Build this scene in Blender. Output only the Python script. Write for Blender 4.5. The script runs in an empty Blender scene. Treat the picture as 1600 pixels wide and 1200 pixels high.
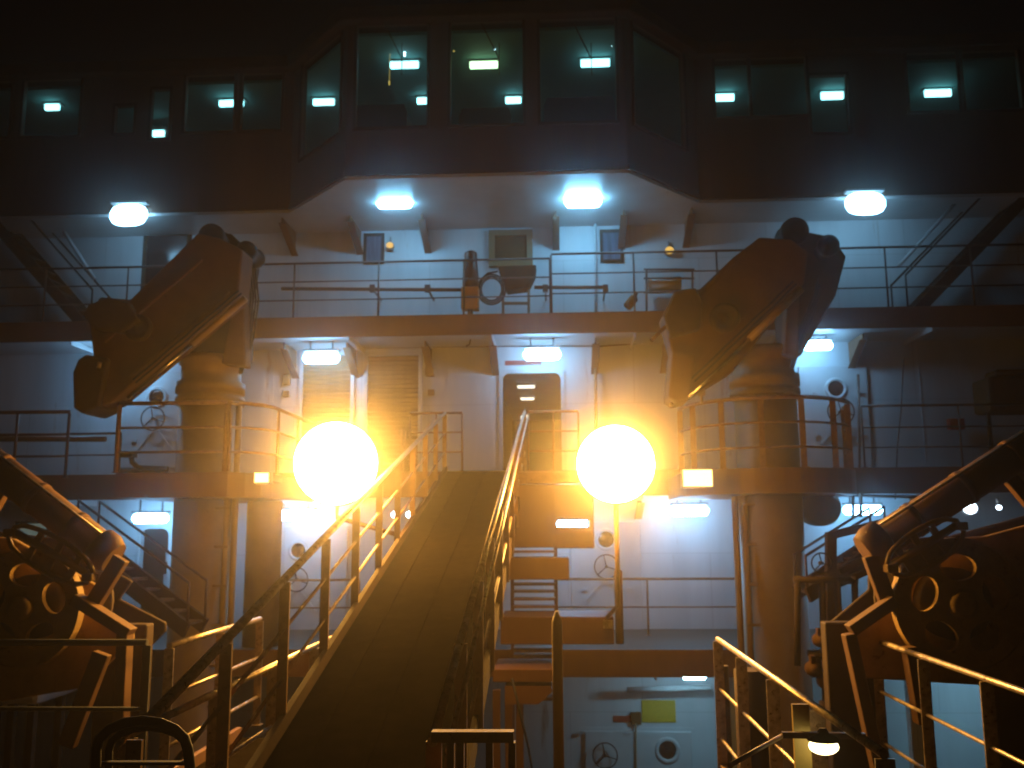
import bpy, math, random
from mathutils import Vector, Matrix
from mathutils.geometry import tessellate_polygon
random.seed(7)
S = bpy.context.scene
COL = S.collection
R = math.radians

# ------------------------------------------------------------------ camera
CZ = 4.8                      # eye height above the main deck (m)
FOC = 1443.0                  # focal length in pixels of the 1600 px wide photo
YAW, PITCH, ROLL = R(2.86), R(9.0), R(-0.35)
ROT = Matrix.Rotation(YAW, 3, 'Z') @ Matrix.Rotation(R(90) + PITCH, 3, 'X') @ Matrix.Rotation(ROLL, 3, 'Z')
cd = bpy.data.cameras.new('camera')
cam = bpy.data.objects.new('camera', cd)
COL.objects.link(cam)
cam.location = (0, 0, CZ)
cam.rotation_euler = ROT.to_euler()
cd.sensor_width = 36
cd.lens = 36 * FOC / 1600
cd.clip_start = 0.05
cd.clip_end = 600
S.camera = cam
cd.dof.use_dof = True
cd.dof.focus_distance = 3.0
cd.dof.aperture_fstop = 4.2      # the phone's slightly soft focus

def ray(px, py):
    return ROT @ Vector(((px - 800) / FOC, (600 - py) / FOC, -1.0))
def P(px, py, Y):
    """the place at distance Y ahead that the photo shows at (px, py)"""
    d = ray(px, py)
    return Vector((0, 0, CZ)) + d * (Y / d.y)
def PZ(px, py, Z):
    d = ray(px, py)
    return Vector((0, 0, CZ)) + d * ((Z - CZ) / d.z)

# ------------------------------------------------------------------ world, exposure
w = bpy.data.worlds.new('World'); S.world = w; w.use_nodes = True
bg = w.node_tree.nodes['Background']
bg.inputs[0].default_value = (0.10, 0.11, 0.16, 1)
bg.inputs[1].default_value = 0.004
S.view_settings.view_transform = 'Standard'
S.view_settings.look = 'None'
S.view_settings.exposure = 0.0
S.view_settings.gamma = 1.0
S.render.engine = 'CYCLES'
cy = S.cycles
cy.max_bounces = 5; cy.diffuse_bounces = 3; cy.glossy_bounces = 3
cy.transmission_bounces = 4; cy.transparent_max_bounces = 10; cy.volume_bounces = 0
cy.use_denoising = True
cy.sample_clamp_indirect = 4.0
cy.sample_clamp_direct = 0.0
cy.caustics_reflective = False; cy.caustics_refractive = False
cy.use_light_tree = True

HAZE = 0.0046
FLOOD = 290.0                 # sodium floodlight globe radiance
TUBE = 38.0                   # fluorescent fitting radiance

# ------------------------------------------------------------------ materials
def mat(name, col, rough=0.5, metal=0.0, var=0.15, scale=3.0, bump=0.0, streak=False, spec=0.5, rust=None, rustamt=0.0, coat=0.0):
    m = bpy.data.materials.new(name); m.use_nodes = True
    nt = m.node_tree; N = nt.nodes; L = nt.links
    b = N['Principled BSDF']
    b.inputs['Roughness'].default_value = rough
    b.inputs['Metallic'].default_value = metal
    b.inputs['Specular IOR Level'].default_value = spec
    tc = N.new('ShaderNodeTexCoord'); mp = N.new('ShaderNodeMapping')
    L.new(tc.outputs['Object'], mp.inputs[0])
    if streak: mp.inputs['Scale'].default_value = (1, 1, 0.12)
    n = N.new('ShaderNodeTexNoise'); n.inputs['Scale'].default_value = scale
    n.inputs['Detail'].default_value = 6; n.inputs['Roughness'].default_value = 0.65
    L.new(mp.outputs[0], n.inputs['Vector'])
    r = N.new('ShaderNodeMapRange'); r.inputs[1].default_value = 0.3; r.inputs[2].default_value = 0.72
    r.inputs[3].default_value = 1 - var; r.inputs[4].default_value = 1 + var * 0.6
    L.new(n.outputs[0], r.inputs[0])
    mx = N.new('ShaderNodeMix'); mx.data_type = 'RGBA'; mx.blend_type = 'MULTIPLY'; mx.inputs[0].default_value = 1
    mx.inputs[6].default_value = (*col, 1); L.new(r.outputs[0], mx.inputs[7])
    out = mx.outputs[2]
    if rust:
        n2 = N.new('ShaderNodeTexNoise'); n2.inputs['Scale'].default_value = scale * 1.7; n2.inputs['Detail'].default_value = 9
        n2.inputs['Roughness'].default_value = 0.75
        L.new(mp.outputs[0], n2.inputs['Vector'])
        r2 = N.new('ShaderNodeMapRange'); r2.inputs[1].default_value = 0.62 - rustamt; r2.inputs[2].default_value = 0.72 - rustamt
        L.new(n2.outputs[0], r2.inputs[0])
        m2 = N.new('ShaderNodeMix'); m2.data_type = 'RGBA'
        L.new(r2.outputs[0], m2.inputs[0]); L.new(out, m2.inputs[6]); m2.inputs[7].default_value = (*rust, 1)
        out = m2.outputs[2]
    if name == 'white_ship_paint':
        br = N.new('ShaderNodeTexBrick'); br.offset = 0.5; br.inputs['Scale'].default_value = 1.0
        br.inputs['Brick Width'].default_value = 2.7; br.inputs['Row Height'].default_value = 1.45
        br.inputs['Mortar Size'].default_value = 0.009; br.inputs['Mortar Smooth'].default_value = 0.6
        br.inputs['Color1'].default_value = (1, 1, 1, 1); br.inputs['Color2'].default_value = (0.95, 0.955, 0.96, 1); br.inputs['Mortar'].default_value = (0.80, 0.78, 0.76, 1)
        sp = N.new('ShaderNodeSeparateXYZ'); cb = N.new('ShaderNodeCombineXYZ')
        L.new(tc.outputs['Object'], sp.inputs[0]); L.new(sp.outputs[0], cb.inputs[0]); L.new(sp.outputs[2], cb.inputs[1])
        L.new(cb.outputs[0], br.inputs['Vector'])
        m3 = N.new('ShaderNodeMix'); m3.data_type = 'RGBA'; m3.blend_type = 'MULTIPLY'; m3.inputs[0].default_value = 1
        L.new(out, m3.inputs[6]); L.new(br.outputs[0], m3.inputs[7]); out = m3.outputs[2]
    L.new(out, b.inputs['Base Color'])
    rr = N.new('ShaderNodeMapRange'); rr.inputs[3].default_value = max(0.05, rough - 0.1); rr.inputs[4].default_value = min(1, rough + 0.15)
    L.new(n.outputs[0], rr.inputs[0]); L.new(rr.outputs[0], b.inputs['Roughness'])
    if bump:
        bp = N.new('ShaderNodeBump'); bp.inputs['Strength'].default_value = bump; bp.inputs['Distance'].default_value = 0.02
        n3 = N.new('ShaderNodeTexNoise'); n3.inputs['Scale'].default_value = 1.3; n3.inputs['Detail'].default_value = 3
        L.new(tc.outputs['Object'], n3.inputs['Vector'])
        L.new(n3.outputs[0], bp.inputs['Height']); L.new(bp.outputs[0], b.inputs['Normal'])
    return m

def emit(name, col, strength):
    m = bpy.data.materials.new(name); m.use_nodes = True
    nt = m.node_tree; nt.nodes.clear()
    o = nt.nodes.new('ShaderNodeOutputMaterial'); e = nt.nodes.new('ShaderNodeEmission')
    e.inputs[0].default_value = (*col, 1); e.inputs[1].default_value = strength
    nt.links.new(e.outputs[0], o.inputs[0])
    return m

def glass(name, tint, gloss=0.08):
    m = bpy.data.materials.new(name); m.use_nodes = True
    nt = m.node_tree; nt.nodes.clear()
    o = nt.nodes.new('ShaderNodeOutputMaterial'); mx = nt.nodes.new('ShaderNodeMixShader')
    t = nt.nodes.new('ShaderNodeBsdfTransparent'); g = nt.nodes.new('ShaderNodeBsdfGlossy')
    t.inputs[0].default_value = (*tint, 1); g.inputs['Roughness'].default_value = 0.05
    mx.inputs[0].default_value = gloss
    nt.links.new(t.outputs[0], mx.inputs[1]); nt.links.new(g.outputs[0], mx.inputs[2]); nt.links.new(mx.outputs[0], o.inputs[0])
    return m

M = dict(
    white=mat('white_ship_paint', (0.56, 0.60, 0.63), 0.38, var=0.16, scale=1.1, bump=0.6, streak=True, rust=(0.36, 0.25, 0.16), rustamt=0.015),
    under=mat('deckhead_paint', (0.52, 0.52, 0.52), 0.3, var=0.12, scale=1.5, bump=0.3),
    fascia=mat('buff_edge_paint', (0.22, 0.105, 0.05), 0.5, var=0.2, scale=2.0, streak=True, bump=0.3),
    dark=mat('dark_brown_steel', (0.055, 0.034, 0.018), 0.75, spec=0.2, var=0.3, scale=3),
    buff=mat('buff_crane_paint', (0.32, 0.20, 0.06), 0.5, var=0.22, scale=2.2, rust=(0.12, 0.05, 0.02), rustamt=-0.02),
    boom=mat('brown_crane_paint', (0.125, 0.06, 0.019), 0.72, spec=0.25, var=0.25, scale=2.5, rust=(0.08, 0.03, 0.015), rustamt=0.0),
    rail=mat('rail_paint', (0.27, 0.15, 0.075), 0.48, var=0.35, scale=9, rust=(0.08, 0.035, 0.015), rustamt=0.03),
    darkrail=mat('dark_rail_paint', (0.09, 0.045, 0.03), 0.4, var=0.2, scale=6),
    steel=mat('galvanised_steel', (0.52, 0.42, 0.30), 0.36, metal=0.7, var=0.45, scale=14, rust=(0.10, 0.05, 0.025), rustamt=0.06),
    chrome=mat('ram_rod_steel', (0.6, 0.55, 0.5), 0.18, metal=1.0, var=0.08, scale=9),
    black=mat('black_rubber', (0.015, 0.015, 0.015), 0.6, spec=0.2, var=0.2, scale=5),
    tread=mat('walkway_plate', (0.012, 0.009, 0.006), 0.85, var=0.5, scale=6, rust=(0.03, 0.015, 0.008), rustamt=0.02, spec=0.0),
    deck=mat('green_deck_paint', (0.07, 0.055, 0.04), 0.6, var=0.3, scale=1.5, rust=(0.10, 0.05, 0.02), rustamt=0.02),
    shutter=mat('brown_shutter', (0.25, 0.15, 0.07), 0.5, var=0.2, scale=4, streak=True),
    grey=mat('grey_door_paint', (0.50, 0.52, 0.54), 0.35, var=0.1, scale=2),
    housing=mat('lamp_housing', (0.28, 0.27, 0.26), 0.4, var=0.1, scale=5),
    red=mat('red_sign', (0.35, 0.05, 0.03), 0.5, var=0.1, scale=4),
    orange=mat('orange_box_paint', (0.45, 0.19, 0.04), 0.5, var=0.1, scale=4),
    yellow=mat('yellow_placard', (0.62, 0.40, 0.015), 0.5, var=0.12, scale=14),
    paleyellow=mat('pale_yellow_paint', (0.62, 0.46, 0.14), 0.5, var=0.12, scale=9),
    dullgrey=mat('dull_grey_paint', (0.20, 0.22, 0.25), 0.85, var=0.2, scale=6, spec=0.1),
    stringer=mat('stringer_paint', (0.045, 0.025, 0.015), 0.85, var=0.4, scale=5, spec=0.1),
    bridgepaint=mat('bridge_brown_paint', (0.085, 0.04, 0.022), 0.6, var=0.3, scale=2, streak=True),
    winch=mat('winch_buff_paint', (0.34, 0.22, 0.08), 0.7, var=0.3, scale=4, rust=(0.12, 0.06, 0.025), rustamt=0.03, spec=0.2),
    inter=mat('bridge_lining', (0.13, 0.27, 0.27), 0.7, var=0.1, scale=3),
    corr=mat('corridor_lining', (0.10, 0.075, 0.05), 0.4, var=0.1, scale=3),
    console=mat('bridge_console', (0.03, 0.03, 0.03), 0.4, var=0.2, scale=5),
    sea=mat('sea_water', (0.006, 0.009, 0.011), 0.12, var=0.2, scale=0.5, bump=0.6),
    curtain=mat('blue_curtain', (0.10, 0.13, 0.19), 0.8, var=0.5, scale=9, streak=True),
    bglass=glass('bridge_glass', (0.62, 0.80, 0.78)),
    darkglass=mat('dark_glass', (0.015, 0.012, 0.012), 0.08, var=0.1),
    tube=emit('fluorescent_diffuser', (0.24, 0.60, 1.0), TUBE * 1.15), uptube=emit('bridge_tube_glow', (0.20, 0.62, 1.0), TUBE * 2.0), lowtube=emit('main_deck_tube_glow', (0.36, 0.76, 1.0), TUBE * 1.7),
    bigtube=emit('wing_lamp_glow', (0.28, 0.66, 1.0), TUBE * 0.4),
    spot=emit('small_lamp_glow', (0.66, 0.83, 1.0), 12),
    flood=emit('sodium_glow', (1.0, 0.47, 0.08), FLOOD), floodback=emit('sodium_rear_fill', (1.0, 0.45, 0.07), 20),
    housingglow=emit('housing_amber_glow', (1.0, 0.55, 0.16), 6),
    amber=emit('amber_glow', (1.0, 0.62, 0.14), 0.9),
    bridgel=emit('bridge_ceiling_glow', (0.38, 0.90, 1.0), 5.5),
    bridgel2=emit('bridge_warm_ceiling_glow', (0.7, 1.0, 0.55), 4.5),
    corrl=emit('corridor_glow', (1.0, 0.95, 0.82), 1.6),
    wpane=emit('pane_reflection_glow', (0.45, 0.62, 0.55), 0.16),
    deckl=emit('deck_lamp_glow', (1.0, 0.80, 0.38), 5.0),
)

# ------------------------------------------------------------------ mesh helpers
class MB:
    def __init__(s): s.v = []; s.f = []; s.sm = []
    def add(s, vs, fs, smooth=False):
        o = len(s.v); s.v += [Vector(v) for v in vs]
        s.f += [tuple(i + o for i in f) for f in fs]; s.sm += [smooth] * len(fs); return s
    def box(s, x0, x1, y0, y1, z0, z1):
        vs = [(x, y, z) for z in (z0, z1) for y in (y0, y1) for x in (x0, x1)]
        return s.add(vs, [(0, 2, 3, 1), (4, 5, 7, 6), (0, 1, 5, 4), (2, 6, 7, 3), (0, 4, 6, 2), (1, 3, 7, 5)])
    def bar(s, a, b, wd, ht, up=(0, 0, 1)):
        a, b = Vector(a), Vector(b); d = (b - a).normalized(); u = Vector(up)
        if abs(d.dot(u)) > 0.98: u = Vector((0, 1, 0))
        r = d.cross(u).normalized(); u = r.cross(d).normalized()
        vs = [p + r * sx * wd / 2 + u * sz * ht / 2 for p in (a, b) for sz in (-1, 1) for sx in (-1, 1)]
        return s.add(vs, [(0, 2, 3, 1), (4, 5, 7, 6), (0, 1, 5, 4), (2, 6, 7, 3), (0, 4, 6, 2), (1, 3, 7, 5)])
    def tube(s, pts, r, n=10, closed=False, caps=True):
        pts = [Vector(p) for p in pts]; k = len(pts); rs = r if isinstance(r, (list, tuple)) else [r] * k
        rings = []; prev = None
        for i, p in enumerate(pts):
            if closed: d = pts[(i + 1) % k] - pts[i - 1]
            else: d = pts[min(i + 1, k - 1)] - pts[max(i - 1, 0)]
            d.normalize()
            if prev is None:
                u = Vector((0, 0, 1)) if abs(d.z) < 0.9 else Vector((0, 1, 0))
                a = d.cross(u).normalized()
            else:
                a = (prev - d * prev.dot(d)).normalized()
            prev = a; b = d.cross(a)
            rings.append([p + (a * math.cos(t) + b * math.sin(t)) * rs[i] for t in [2 * math.pi * j / n for j in range(n)]])
        vs = [v for rg in rings for v in rg]; fs = []
        for i in range(k if closed else k - 1):
            i2 = (i + 1) % k
            for j in range(n):
                fs.append((i * n + j, i * n + (j + 1) % n, i2 * n + (j + 1) % n, i2 * n + j))
        s.add(vs, fs, True)
        if caps and not closed:
            o = len(s.v) - len(vs)
            s.f.append(tuple(o + j for j in range(n))[::-1]); s.sm.append(False)
            s.f.append(tuple(o + (k - 1) * n + j for j in range(n))); s.sm.append(False)
        return s
    def lathe(s, c, axis, prof, n=32, smooth=True):
        """prof: (distance along axis, radius) pairs"""
        c = Vector(c); ax = Vector(axis).normalized()
        u = Vector((0, 0, 1)) if abs(ax.z) < 0.9 else Vector((0, 1, 0))
        a = ax.cross(u).normalized(); b = ax.cross(a)
        vs = []; fs = []
        for (h, r) in prof:
            for j in range(n):
                t = 2 * math.pi * j / n
                vs.append(c + ax * h + (a * math.cos(t) + b * math.sin(t)) * max(r, 1e-4))
        for i in range(len(prof) - 1):
            for j in range(n):
                fs.append((i * n + j, i * n + (j + 1) % n, (i + 1) * n + (j + 1) % n, (i + 1) * n + j))
        return s.add(vs, fs, smooth)
    def prism(s, pts, y0, y1):
        """pts (x, z) outline, from y0 to y1"""
        n = len(pts)
        vs = [(x, y0, z) for x, z in pts] + [(x, y1, z) for x, z in pts]
        fs = [tuple(range(n)), tuple(range(2 * n - 1, n - 1, -1))] + [(i, i + n, (i + 1) % n + n, (i + 1) % n) for i in range(n)]
        return s.add(vs, fs)
    def slab(s, pts, z0, z1):
        n = len(pts)
        vs = [(x, y, z0) for x, y in pts] + [(x, y, z1) for x, y in pts]
        fs = [tuple(range(n))[::-1], tuple(range(n, 2 * n))] + [(i, (i + 1) % n, (i + 1) % n + n, i + n) for i in range(n)]
        return s.add(vs, fs)
    def sphere(s, c, r, n=20, sc=(1, 1, 1)):
        c = Vector(c); vs = []; fs = []; m = n // 2
        for i in range(m + 1):
            t = math.pi * i / m
            for j in range(n):
                p = 2 * math.pi * j / n
                vs.append(c + Vector((math.sin(t) * math.cos(p) * sc[0], math.sin(t) * math.sin(p) * sc[1], math.cos(t) * sc[2])) * r)
        for i in range(m):
            for j in range(n):
                fs.append((i * n + j, (i + 1) * n + j, (i + 1) * n + (j + 1) % n, i * n + (j + 1) % n))
        return s.add(vs, fs, True)
    def panel(s, a, b, z0, z1, holes=(), th=0.1):
        """upright wall from plan point a to b with rectangular openings (s0, s1, z0, z1)"""
        a = Vector((a[0], a[1], 0)); b = Vector((b[0], b[1], 0)); d = b - a; ln = d.length; d.normalize()
        nrm = Vector((-d.y, d.x, 0)) * th       # inward side
        ss = sorted({0, ln, *[h[0] for h in holes], *[h[1] for h in holes]})
        zs = sorted({z0, z1, *[h[2] for h in holes], *[h[3] for h in holes]})
        def inhole(sc, zc): return any(h[0] < sc < h[1] and h[2] < zc < h[3] for h in holes)
        def pt(t, z, k): return a + d * t + nrm * k + Vector((0, 0, z))
        for i in range(len(ss) - 1):
            for j in range(len(zs) - 1):
                if inhole((ss[i] + ss[i + 1]) / 2, (zs[j] + zs[j + 1]) / 2): continue
                for k in (0, 1):
                    q = [pt(ss[i], zs[j], k), pt(ss[i + 1], zs[j], k), pt(ss[i + 1], zs[j + 1], k), pt(ss[i], zs[j + 1], k)]
                    s.add(q if k == 0 else q[::-1], [(0, 1, 2, 3)])
        for (h0, h1, g0, g1) in list(holes) + [(0, ln, z0, z1)]:
            for (t0, y0, t1, y1) in ((h0, g0, h1, g0), (h1, g0, h1, g1), (h1, g1, h0, g1), (h0, g1, h0, g0)):
                s.add([pt(t0, y0, 0), pt(t1, y1, 0), pt(t1, y1, 1), pt(t0, y0, 1)], [(0, 1, 2, 3)])
        return s
    def build(s, name, m, parent=None, origin=None, bevel=0.0, seg=2):
        me = bpy.data.meshes.new(name)
        base = WORLD.get(parent.name, Vector()) if parent else (Vector(origin) if origin is not None else Vector())
        me.from_pydata([tuple(v - base) for v in s.v], [], s.f)
        me.polygons.foreach_set('use_smooth', s.sm); me.validate(); me.update()
        me.materials.append(m if not isinstance(m, str) else M[m])
        o = bpy.data.objects.new(name, me); COL.objects.link(o)
        if parent: o.parent = parent
        else: o.location = base
        WORLD[o.name] = base.copy() if parent is None else base.copy()
        if bevel:
            b = o.modifiers.new('bevel', 'BEVEL'); b.width = bevel; b.segments = seg; b.limit_method = 'ANGLE'; b.angle_limit = R(40)
        return o
WORLD = {}
def tag(o, label=None, cat=None, group=None, kind=None):
    for k, v in (('label', label), ('category', cat), ('group', group), ('kind', kind)):
        if v: o[k] = v
    return o
def thing(name, loc, label, cat, group=None):
    o = bpy.data.objects.new(name, None); COL.objects.link(o); o.location = loc; o.empty_display_size = 0.2
    WORLD[o.name] = Vector(loc)
    return tag(o, label, cat, group)
def copy_tree(src, loc, label, group=None):
    c = src.copy(); COL.objects.link(c); c.location = loc; WORLD[c.name] = Vector(loc)
    c['label'] = label
    if group: c['group'] = group
    for ch in list(src.children):
        k = ch.copy(); COL.objects.link(k); k.parent = c
        for g in list(ch.children):
            q = g.copy(); COL.objects.link(q); q.parent = k
    return c

# ------------------------------------------------------------------ setting
ZA, ZB, ZC, ZP = 8.72, 5.80, 2.95, 5.66        # deck A, B, C tops, crane platforms
ZBR = 10.92                                     # underside of the bridge
XL, XR = -13.2, 10.8
WY = 18.0                                       # front wall of the superstructure
tag(MB().box(-150, 150, -150, 150, -6.2, -6.0).build('water', 'sea'), kind='structure')
tag(MB().slab([(XL, 40), (XL, -14), (-7, -26), (4.6, -26), (XR, -14), (XR, 40)], -0.3, 0.0).build('main_deck', 'deck'), kind='structure')
tag(MB().slab([(XL + .1, 40), (XL + .1, -14), (-7, -25.8), (4.6, -25.8), (XR - .1, -14), (XR - .1, 40)], -6.6, -0.31).build('ship_hull', 'dark'), 'dark steel hull below the main deck of the ship', 'hull')

# ------------------------------------------------------------------ superstructure
ship = thing('ship_superstructure', (-1.2, WY, 0), 'white ship superstructure with stacked decks behind the gangway', 'superstructure')
def sx(px, py, Y=WY): return P(px, py, Y).x
def sz(px, py, Y=WY): return P(px, py, Y).z
def rect(x0, y0, x1, y1, Y=WY):
    a, b = P(x0, y1, Y), P(x1, y0, Y); return a.x, b.x, a.z, b.z
dB = rect(786, 583, 876, 740); dB = (dB[0], dB[1], ZB + 0.12, dB[3])
dC = rect(214, 826, 266, 985); dC = (dC[0], dC[1], ZC + 0.12, dC[3])
wC = rect(27, 818, 75, 852)
holes = [(a - XL, b - XL, c, d) for (a, b, c, d) in (dB, dC, wC)]
MB().panel((XL, WY), (XR, WY), 0, ZBR, holes, 0.1).build('front_wall', 'white', ship)
for x, nm in ((XL, 'side_wall'), (XR, 'side_wall')):
    (MB().panel((x, 40), (x, WY + .1), 0, ZBR) if x < 0 else MB().panel((x, WY + .1), (x, 40), 0, ZBR)).build(nm, 'white', ship)
# weld seams and stiffeners standing a little proud of the plating
for px in (430, 700, 1093, 1430):
    x = sx(px, 500)
    for (z0, z1) in ((ZA + .02, ZBR - .02), (ZB + .02, ZA - .42), (ZC + .02, ZB - .42)):
        MB().box(x - .012, x + .012, WY - .008, WY, z0, z1).build('weld_seam', 'white', ship)
def deckslab(name, y0, z, th, m='under'):
    d = MB().box(XL, XR, y0 + .03, WY - .003, z - th + .04, z - .03).build(name, m, ship)
    MB().box(XL, XR, y0, y0 + .028, z - th, z + .03).build('edge_plate', 'fascia', d)
    MB().box(XL, XR, y0 + .028, WY - .003, z - .029, z).build('deck_plating', 'deck', d)
    for k in range(9):
        x = XL + 1.4 + k * 2.65
        MB().box(x - .008, x + .008, y0 + .03, WY - .01, z - th - .06, z - th + .038).build('deck_beam', m, d)
    return d
deckslab('deck_slab', 16.6, ZA, 0.36)
deckslab('deck_slab', 16.2, ZB, 0.42)
deckslab('deck_slab', 14.7, ZC, 0.38)
# gussets under deck A and under the bridge
def gusset(px, py, zt, dep, ht, m='fascia'):
    x = sx(px, py, 17.5); g = MB()
    g.add([(x - .012, WY, zt), (x - .012, WY - dep, zt), (x - .012, WY - dep, zt - .12), (x - .012, WY, zt - ht),
           (x + .012, WY, zt), (x + .012, WY - dep, zt), (x + .012, WY - dep, zt - .12), (x + .012, WY, zt - ht)],
          [(0, 1, 2, 3), (7, 6, 5, 4), (1, 5, 6, 2), (2, 6, 7, 3)])
    g.bar((x, WY, zt - ht), (x, WY - dep, zt - .12), .14, .014)
    return g.build('gusset', m, ship)
for px in (452, 548, 668, 772, 930, 1040, 1215, 1340): gusset(px, 545, ZA - .34, .85, .55)
for px in (452, 556, 664, 868, 972, 1075): gusset(px, 320, ZBR - .05, .95, .5)
for px in (60, 330, 700, 1000, 1440): gusset(px, 800, ZB - .40, .8, .4)

# small windows on deck A
def small_window(x0, y0, x1, y1, pane, frame='dark', d=.05, fw=.06):
    a, b, c, e = rect(x0, y0, x1, y1)
    f = MB().box(a, b, WY - d, WY - .001, c, c + fw).box(a, b, WY - d, WY - .001, e - fw, e) \
        .box(a, a + fw, WY - d, WY - .001, c + fw, e - fw).box(b - fw, b, WY - d, WY - .001, c + fw, e - fw)
    f = f.build('window', frame, ship)
    MB().box(a + fw, b - fw, WY - .02, WY - .002, c + fw, e - fw).build('pane', pane, f)
    return f
small_window(568, 365, 601, 413, 'curtain')
small_window(938, 359, 973, 411, 'curtain')
small_window(764, 360, 832, 418, 'boom', 'shutter', .08, .12)
small_window(220, 362, 300, 470, 'darkglass', 'dark', .05, .08)

# doorway on deck B with corridor behind
def door_frame(d, m, th=.07, proud=.06):
    a, b, c, e = d; y0, y1 = WY - proud, WY - .001
    f = MB().box(a - th, a, y0, y1, c, e).box(b, b + th, y0, y1, c, e).box(a - th, b + th, y0, y1, e, e + th).box(a - th, b + th, y0, y1, c - th, c)
    r = .14
    for sgn, x in ((1, a), (-1, b)):       # rounded upper corners
        pts = [(x, e), (x + sgn * r, e)] + [(x + sgn * (r - r * math.sin(t)), e - (r - r * math.cos(t))) for t in [R(k * 15) for k in range(1, 7)]]
        f.prism(pts, y0, y1)
    return f.build('doorway', m, ship)
fr = door_frame(dB, 'grey')
def room(name, x0, x1, y0, y1, z0, z1, m, parent):
    g = MB(); t = .06
    g.box(x0 - t, x0, y0, y1, z0, z1).box(x1, x1 + t, y0, y1, z0, z1).box(x0 - t, x1 + t, y1, y1 + t, z0 - t, z1 + t)
    g.box(x0 - t, x1 + t, y0, y1, z0 - t, z0 - .001).box(x0 - t, x1 + t, y0, y1, z1 + .001, z1 + t)
    return g.build(name, m, parent)
room('corridor', dB[0] - .25, dB[1] + .25, WY + .12, WY + 9, ZB + .1, dB[3] + .12, 'corr', ship)
cor = room('cabin_room', dC[0] - .6, dC[1] + .3, WY + .12, WY + 3, ZC + .1, dC[3] + .15, 'corr', ship)
room('cabin_room', wC[0] - .3, wC[1] + .3, WY + .12, WY + 2, wC[2] - .3, wC[3] + .15, 'inter', ship)
fr2 = door_frame(dC, 'grey')
MB().box(dC[0] + .08, dC[1] - .1, WY + .9, WY + 1.3, ZC + .1, ZC + 1.0).box(dC[0] + .08, dC[1] - .25, WY + .95, WY + 1.25, ZC + 1.25, ZC + 1.5).build('cupboard', 'grey', ship)
a, b, c, e = wC
f = MB().box(a - .05, b + .05, WY - .04, WY - .001, c - .05, c).box(a - .05, b + .05, WY - .04, WY - .001, e, e + .05).box(a - .05, a, WY - .04, WY - .001, c, e).box(b, b + .05, WY - .04, WY - .001, c, e).build('window', 'dark', ship)
MB().box(a, b, WY + .03, WY + .045, c, e).build('pane', 'wpane', f)  # faint glow stands for the reflection in this pane
# corridor ceiling strips (each a thing that gives light)
for (px, py, wpx, lab) in ((822, 603, 27, 'slim ceiling strip light nearest the open doorway on the middle deck'), (824, 622, 21, 'slim ceiling strip light deeper inside the open doorway')):
    q = PZ(px, py, dB[3] + .09)
    q.y = min(q.y, WY + 8); d = q.y; hw = wpx / FOC * d / 2
    t = thing('strip_light', (q.x, q.y, dB[3] + .12), lab, 'strip light', 'strip lights in the corridor')
    MB().box(q.x - hw, q.x + hw, q.y - .12, q.y + .12, dB[3] + .055, dB[3] + .085).build('diffuser', 'corrl', t)
    MB().box(q.x - hw - .02, q.x + hw + .02, q.y - .14, q.y + .14, dB[3] + .086, dB[3] + .119).build('housing', 'housing', t)

# weathertight doors, handwheels, portholes
def wheel(mb, c, r, t=.014):
    pts = [c + Vector((math.cos(a), 0, math.sin(a))) * r for a in [2 * math.pi * k / 28 for k in range(28)]]
    mb.tube(pts, t, 8, closed=True)
    for k in range(3):
        a = R(90 + 120 * k + 12)
        mb.tube([c, c + Vector((math.cos(a) * r, 0, math.sin(a) * r))], t * .8, 6)
    mb.tube([c + Vector((0, -.03, 0)), c + Vector((0, .09, 0))], t * 2, 10)
def wt_door(box, wh, wr, ph, pr, lab):
    a, b, c, e = rect(*box)
    d = MB().box(a, b, WY - .07, WY - .012, c, e).build('door', 'grey', ship, bevel=.02)
    d['label'] = lab
    MB().box(a - .06, b + .06, WY - .011, WY - .001, c - .06, e + .06).build('frame', 'white', d)
    p = P(*wh, WY - .07); q = MB(); wheel(q, Vector((p.x, WY - .2, p.z)), wr / FOC * 17.9); q.tube([(p.x, WY - .2, p.z), (p.x, WY - .07, p.z)], .02)
    q.build('handwheel', 'darkrail', d)
    p = P(*ph, WY - .07); rr = pr / FOC * 17.9
    MB().lathe((p.x, WY - .069, p.z), (0, -1, 0), [(0, rr * 1.45), (.03, rr * 1.4), (.035, rr * 1.05), (.0, rr)], 28).build('porthole_ring', 'grey', d)
    MB().lathe((p.x, WY - .075, p.z), (0, -1, 0), [(0, rr), (.012, rr * .6), (.016, 0)], 28).build('porthole_glass', 'darkglass', d)
    cx, cz = P(*wh, WY - .07).x, P(*wh, WY - .07).z
    for s1 in (-1, 1):
        MB().bar((cx + .04 * s1, WY - .085, cz - .22), (cx + .36 * s1, WY - .085, cz - .62), .05, .025, (0, 1, 0)).build('linkage_rod', 'grey', d)
    for zz in (-.45, .35):
        for s1 in (-1, 1): MB().box(cx + s1 * .42 - .05, cx + s1 * .42 + .05, WY - .11, WY - .071, cz + zz, cz + zz + .05).build('door_dog', 'grey', d)
    return d
wt_door((188, 580, 292, 733), (243, 655), 19, (245, 621), 12, 'pale steel door with a dark handwheel under a porthole, behind the left crane')
wt_door((1255, 572, 1352, 735), (1311, 644), 20, (1306, 607), 12, 'pale steel door with a handwheel right of the right crane')
wt_door((893, 815, 1000, 985), (947, 885), 18, (947, 843), 12, 'pale steel door with a slim handwheel on the lower deck')
wt_door((915, 1142, 1080, 1260), (945, 1178), 18, (1043, 1172), 13, 'wide pale door at main deck level')

wt_door((440, 822, 545, 985), (466, 905), 18, (466, 860), 11, 'pale steel door with a handwheel seen through the left gangway railing')

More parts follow.
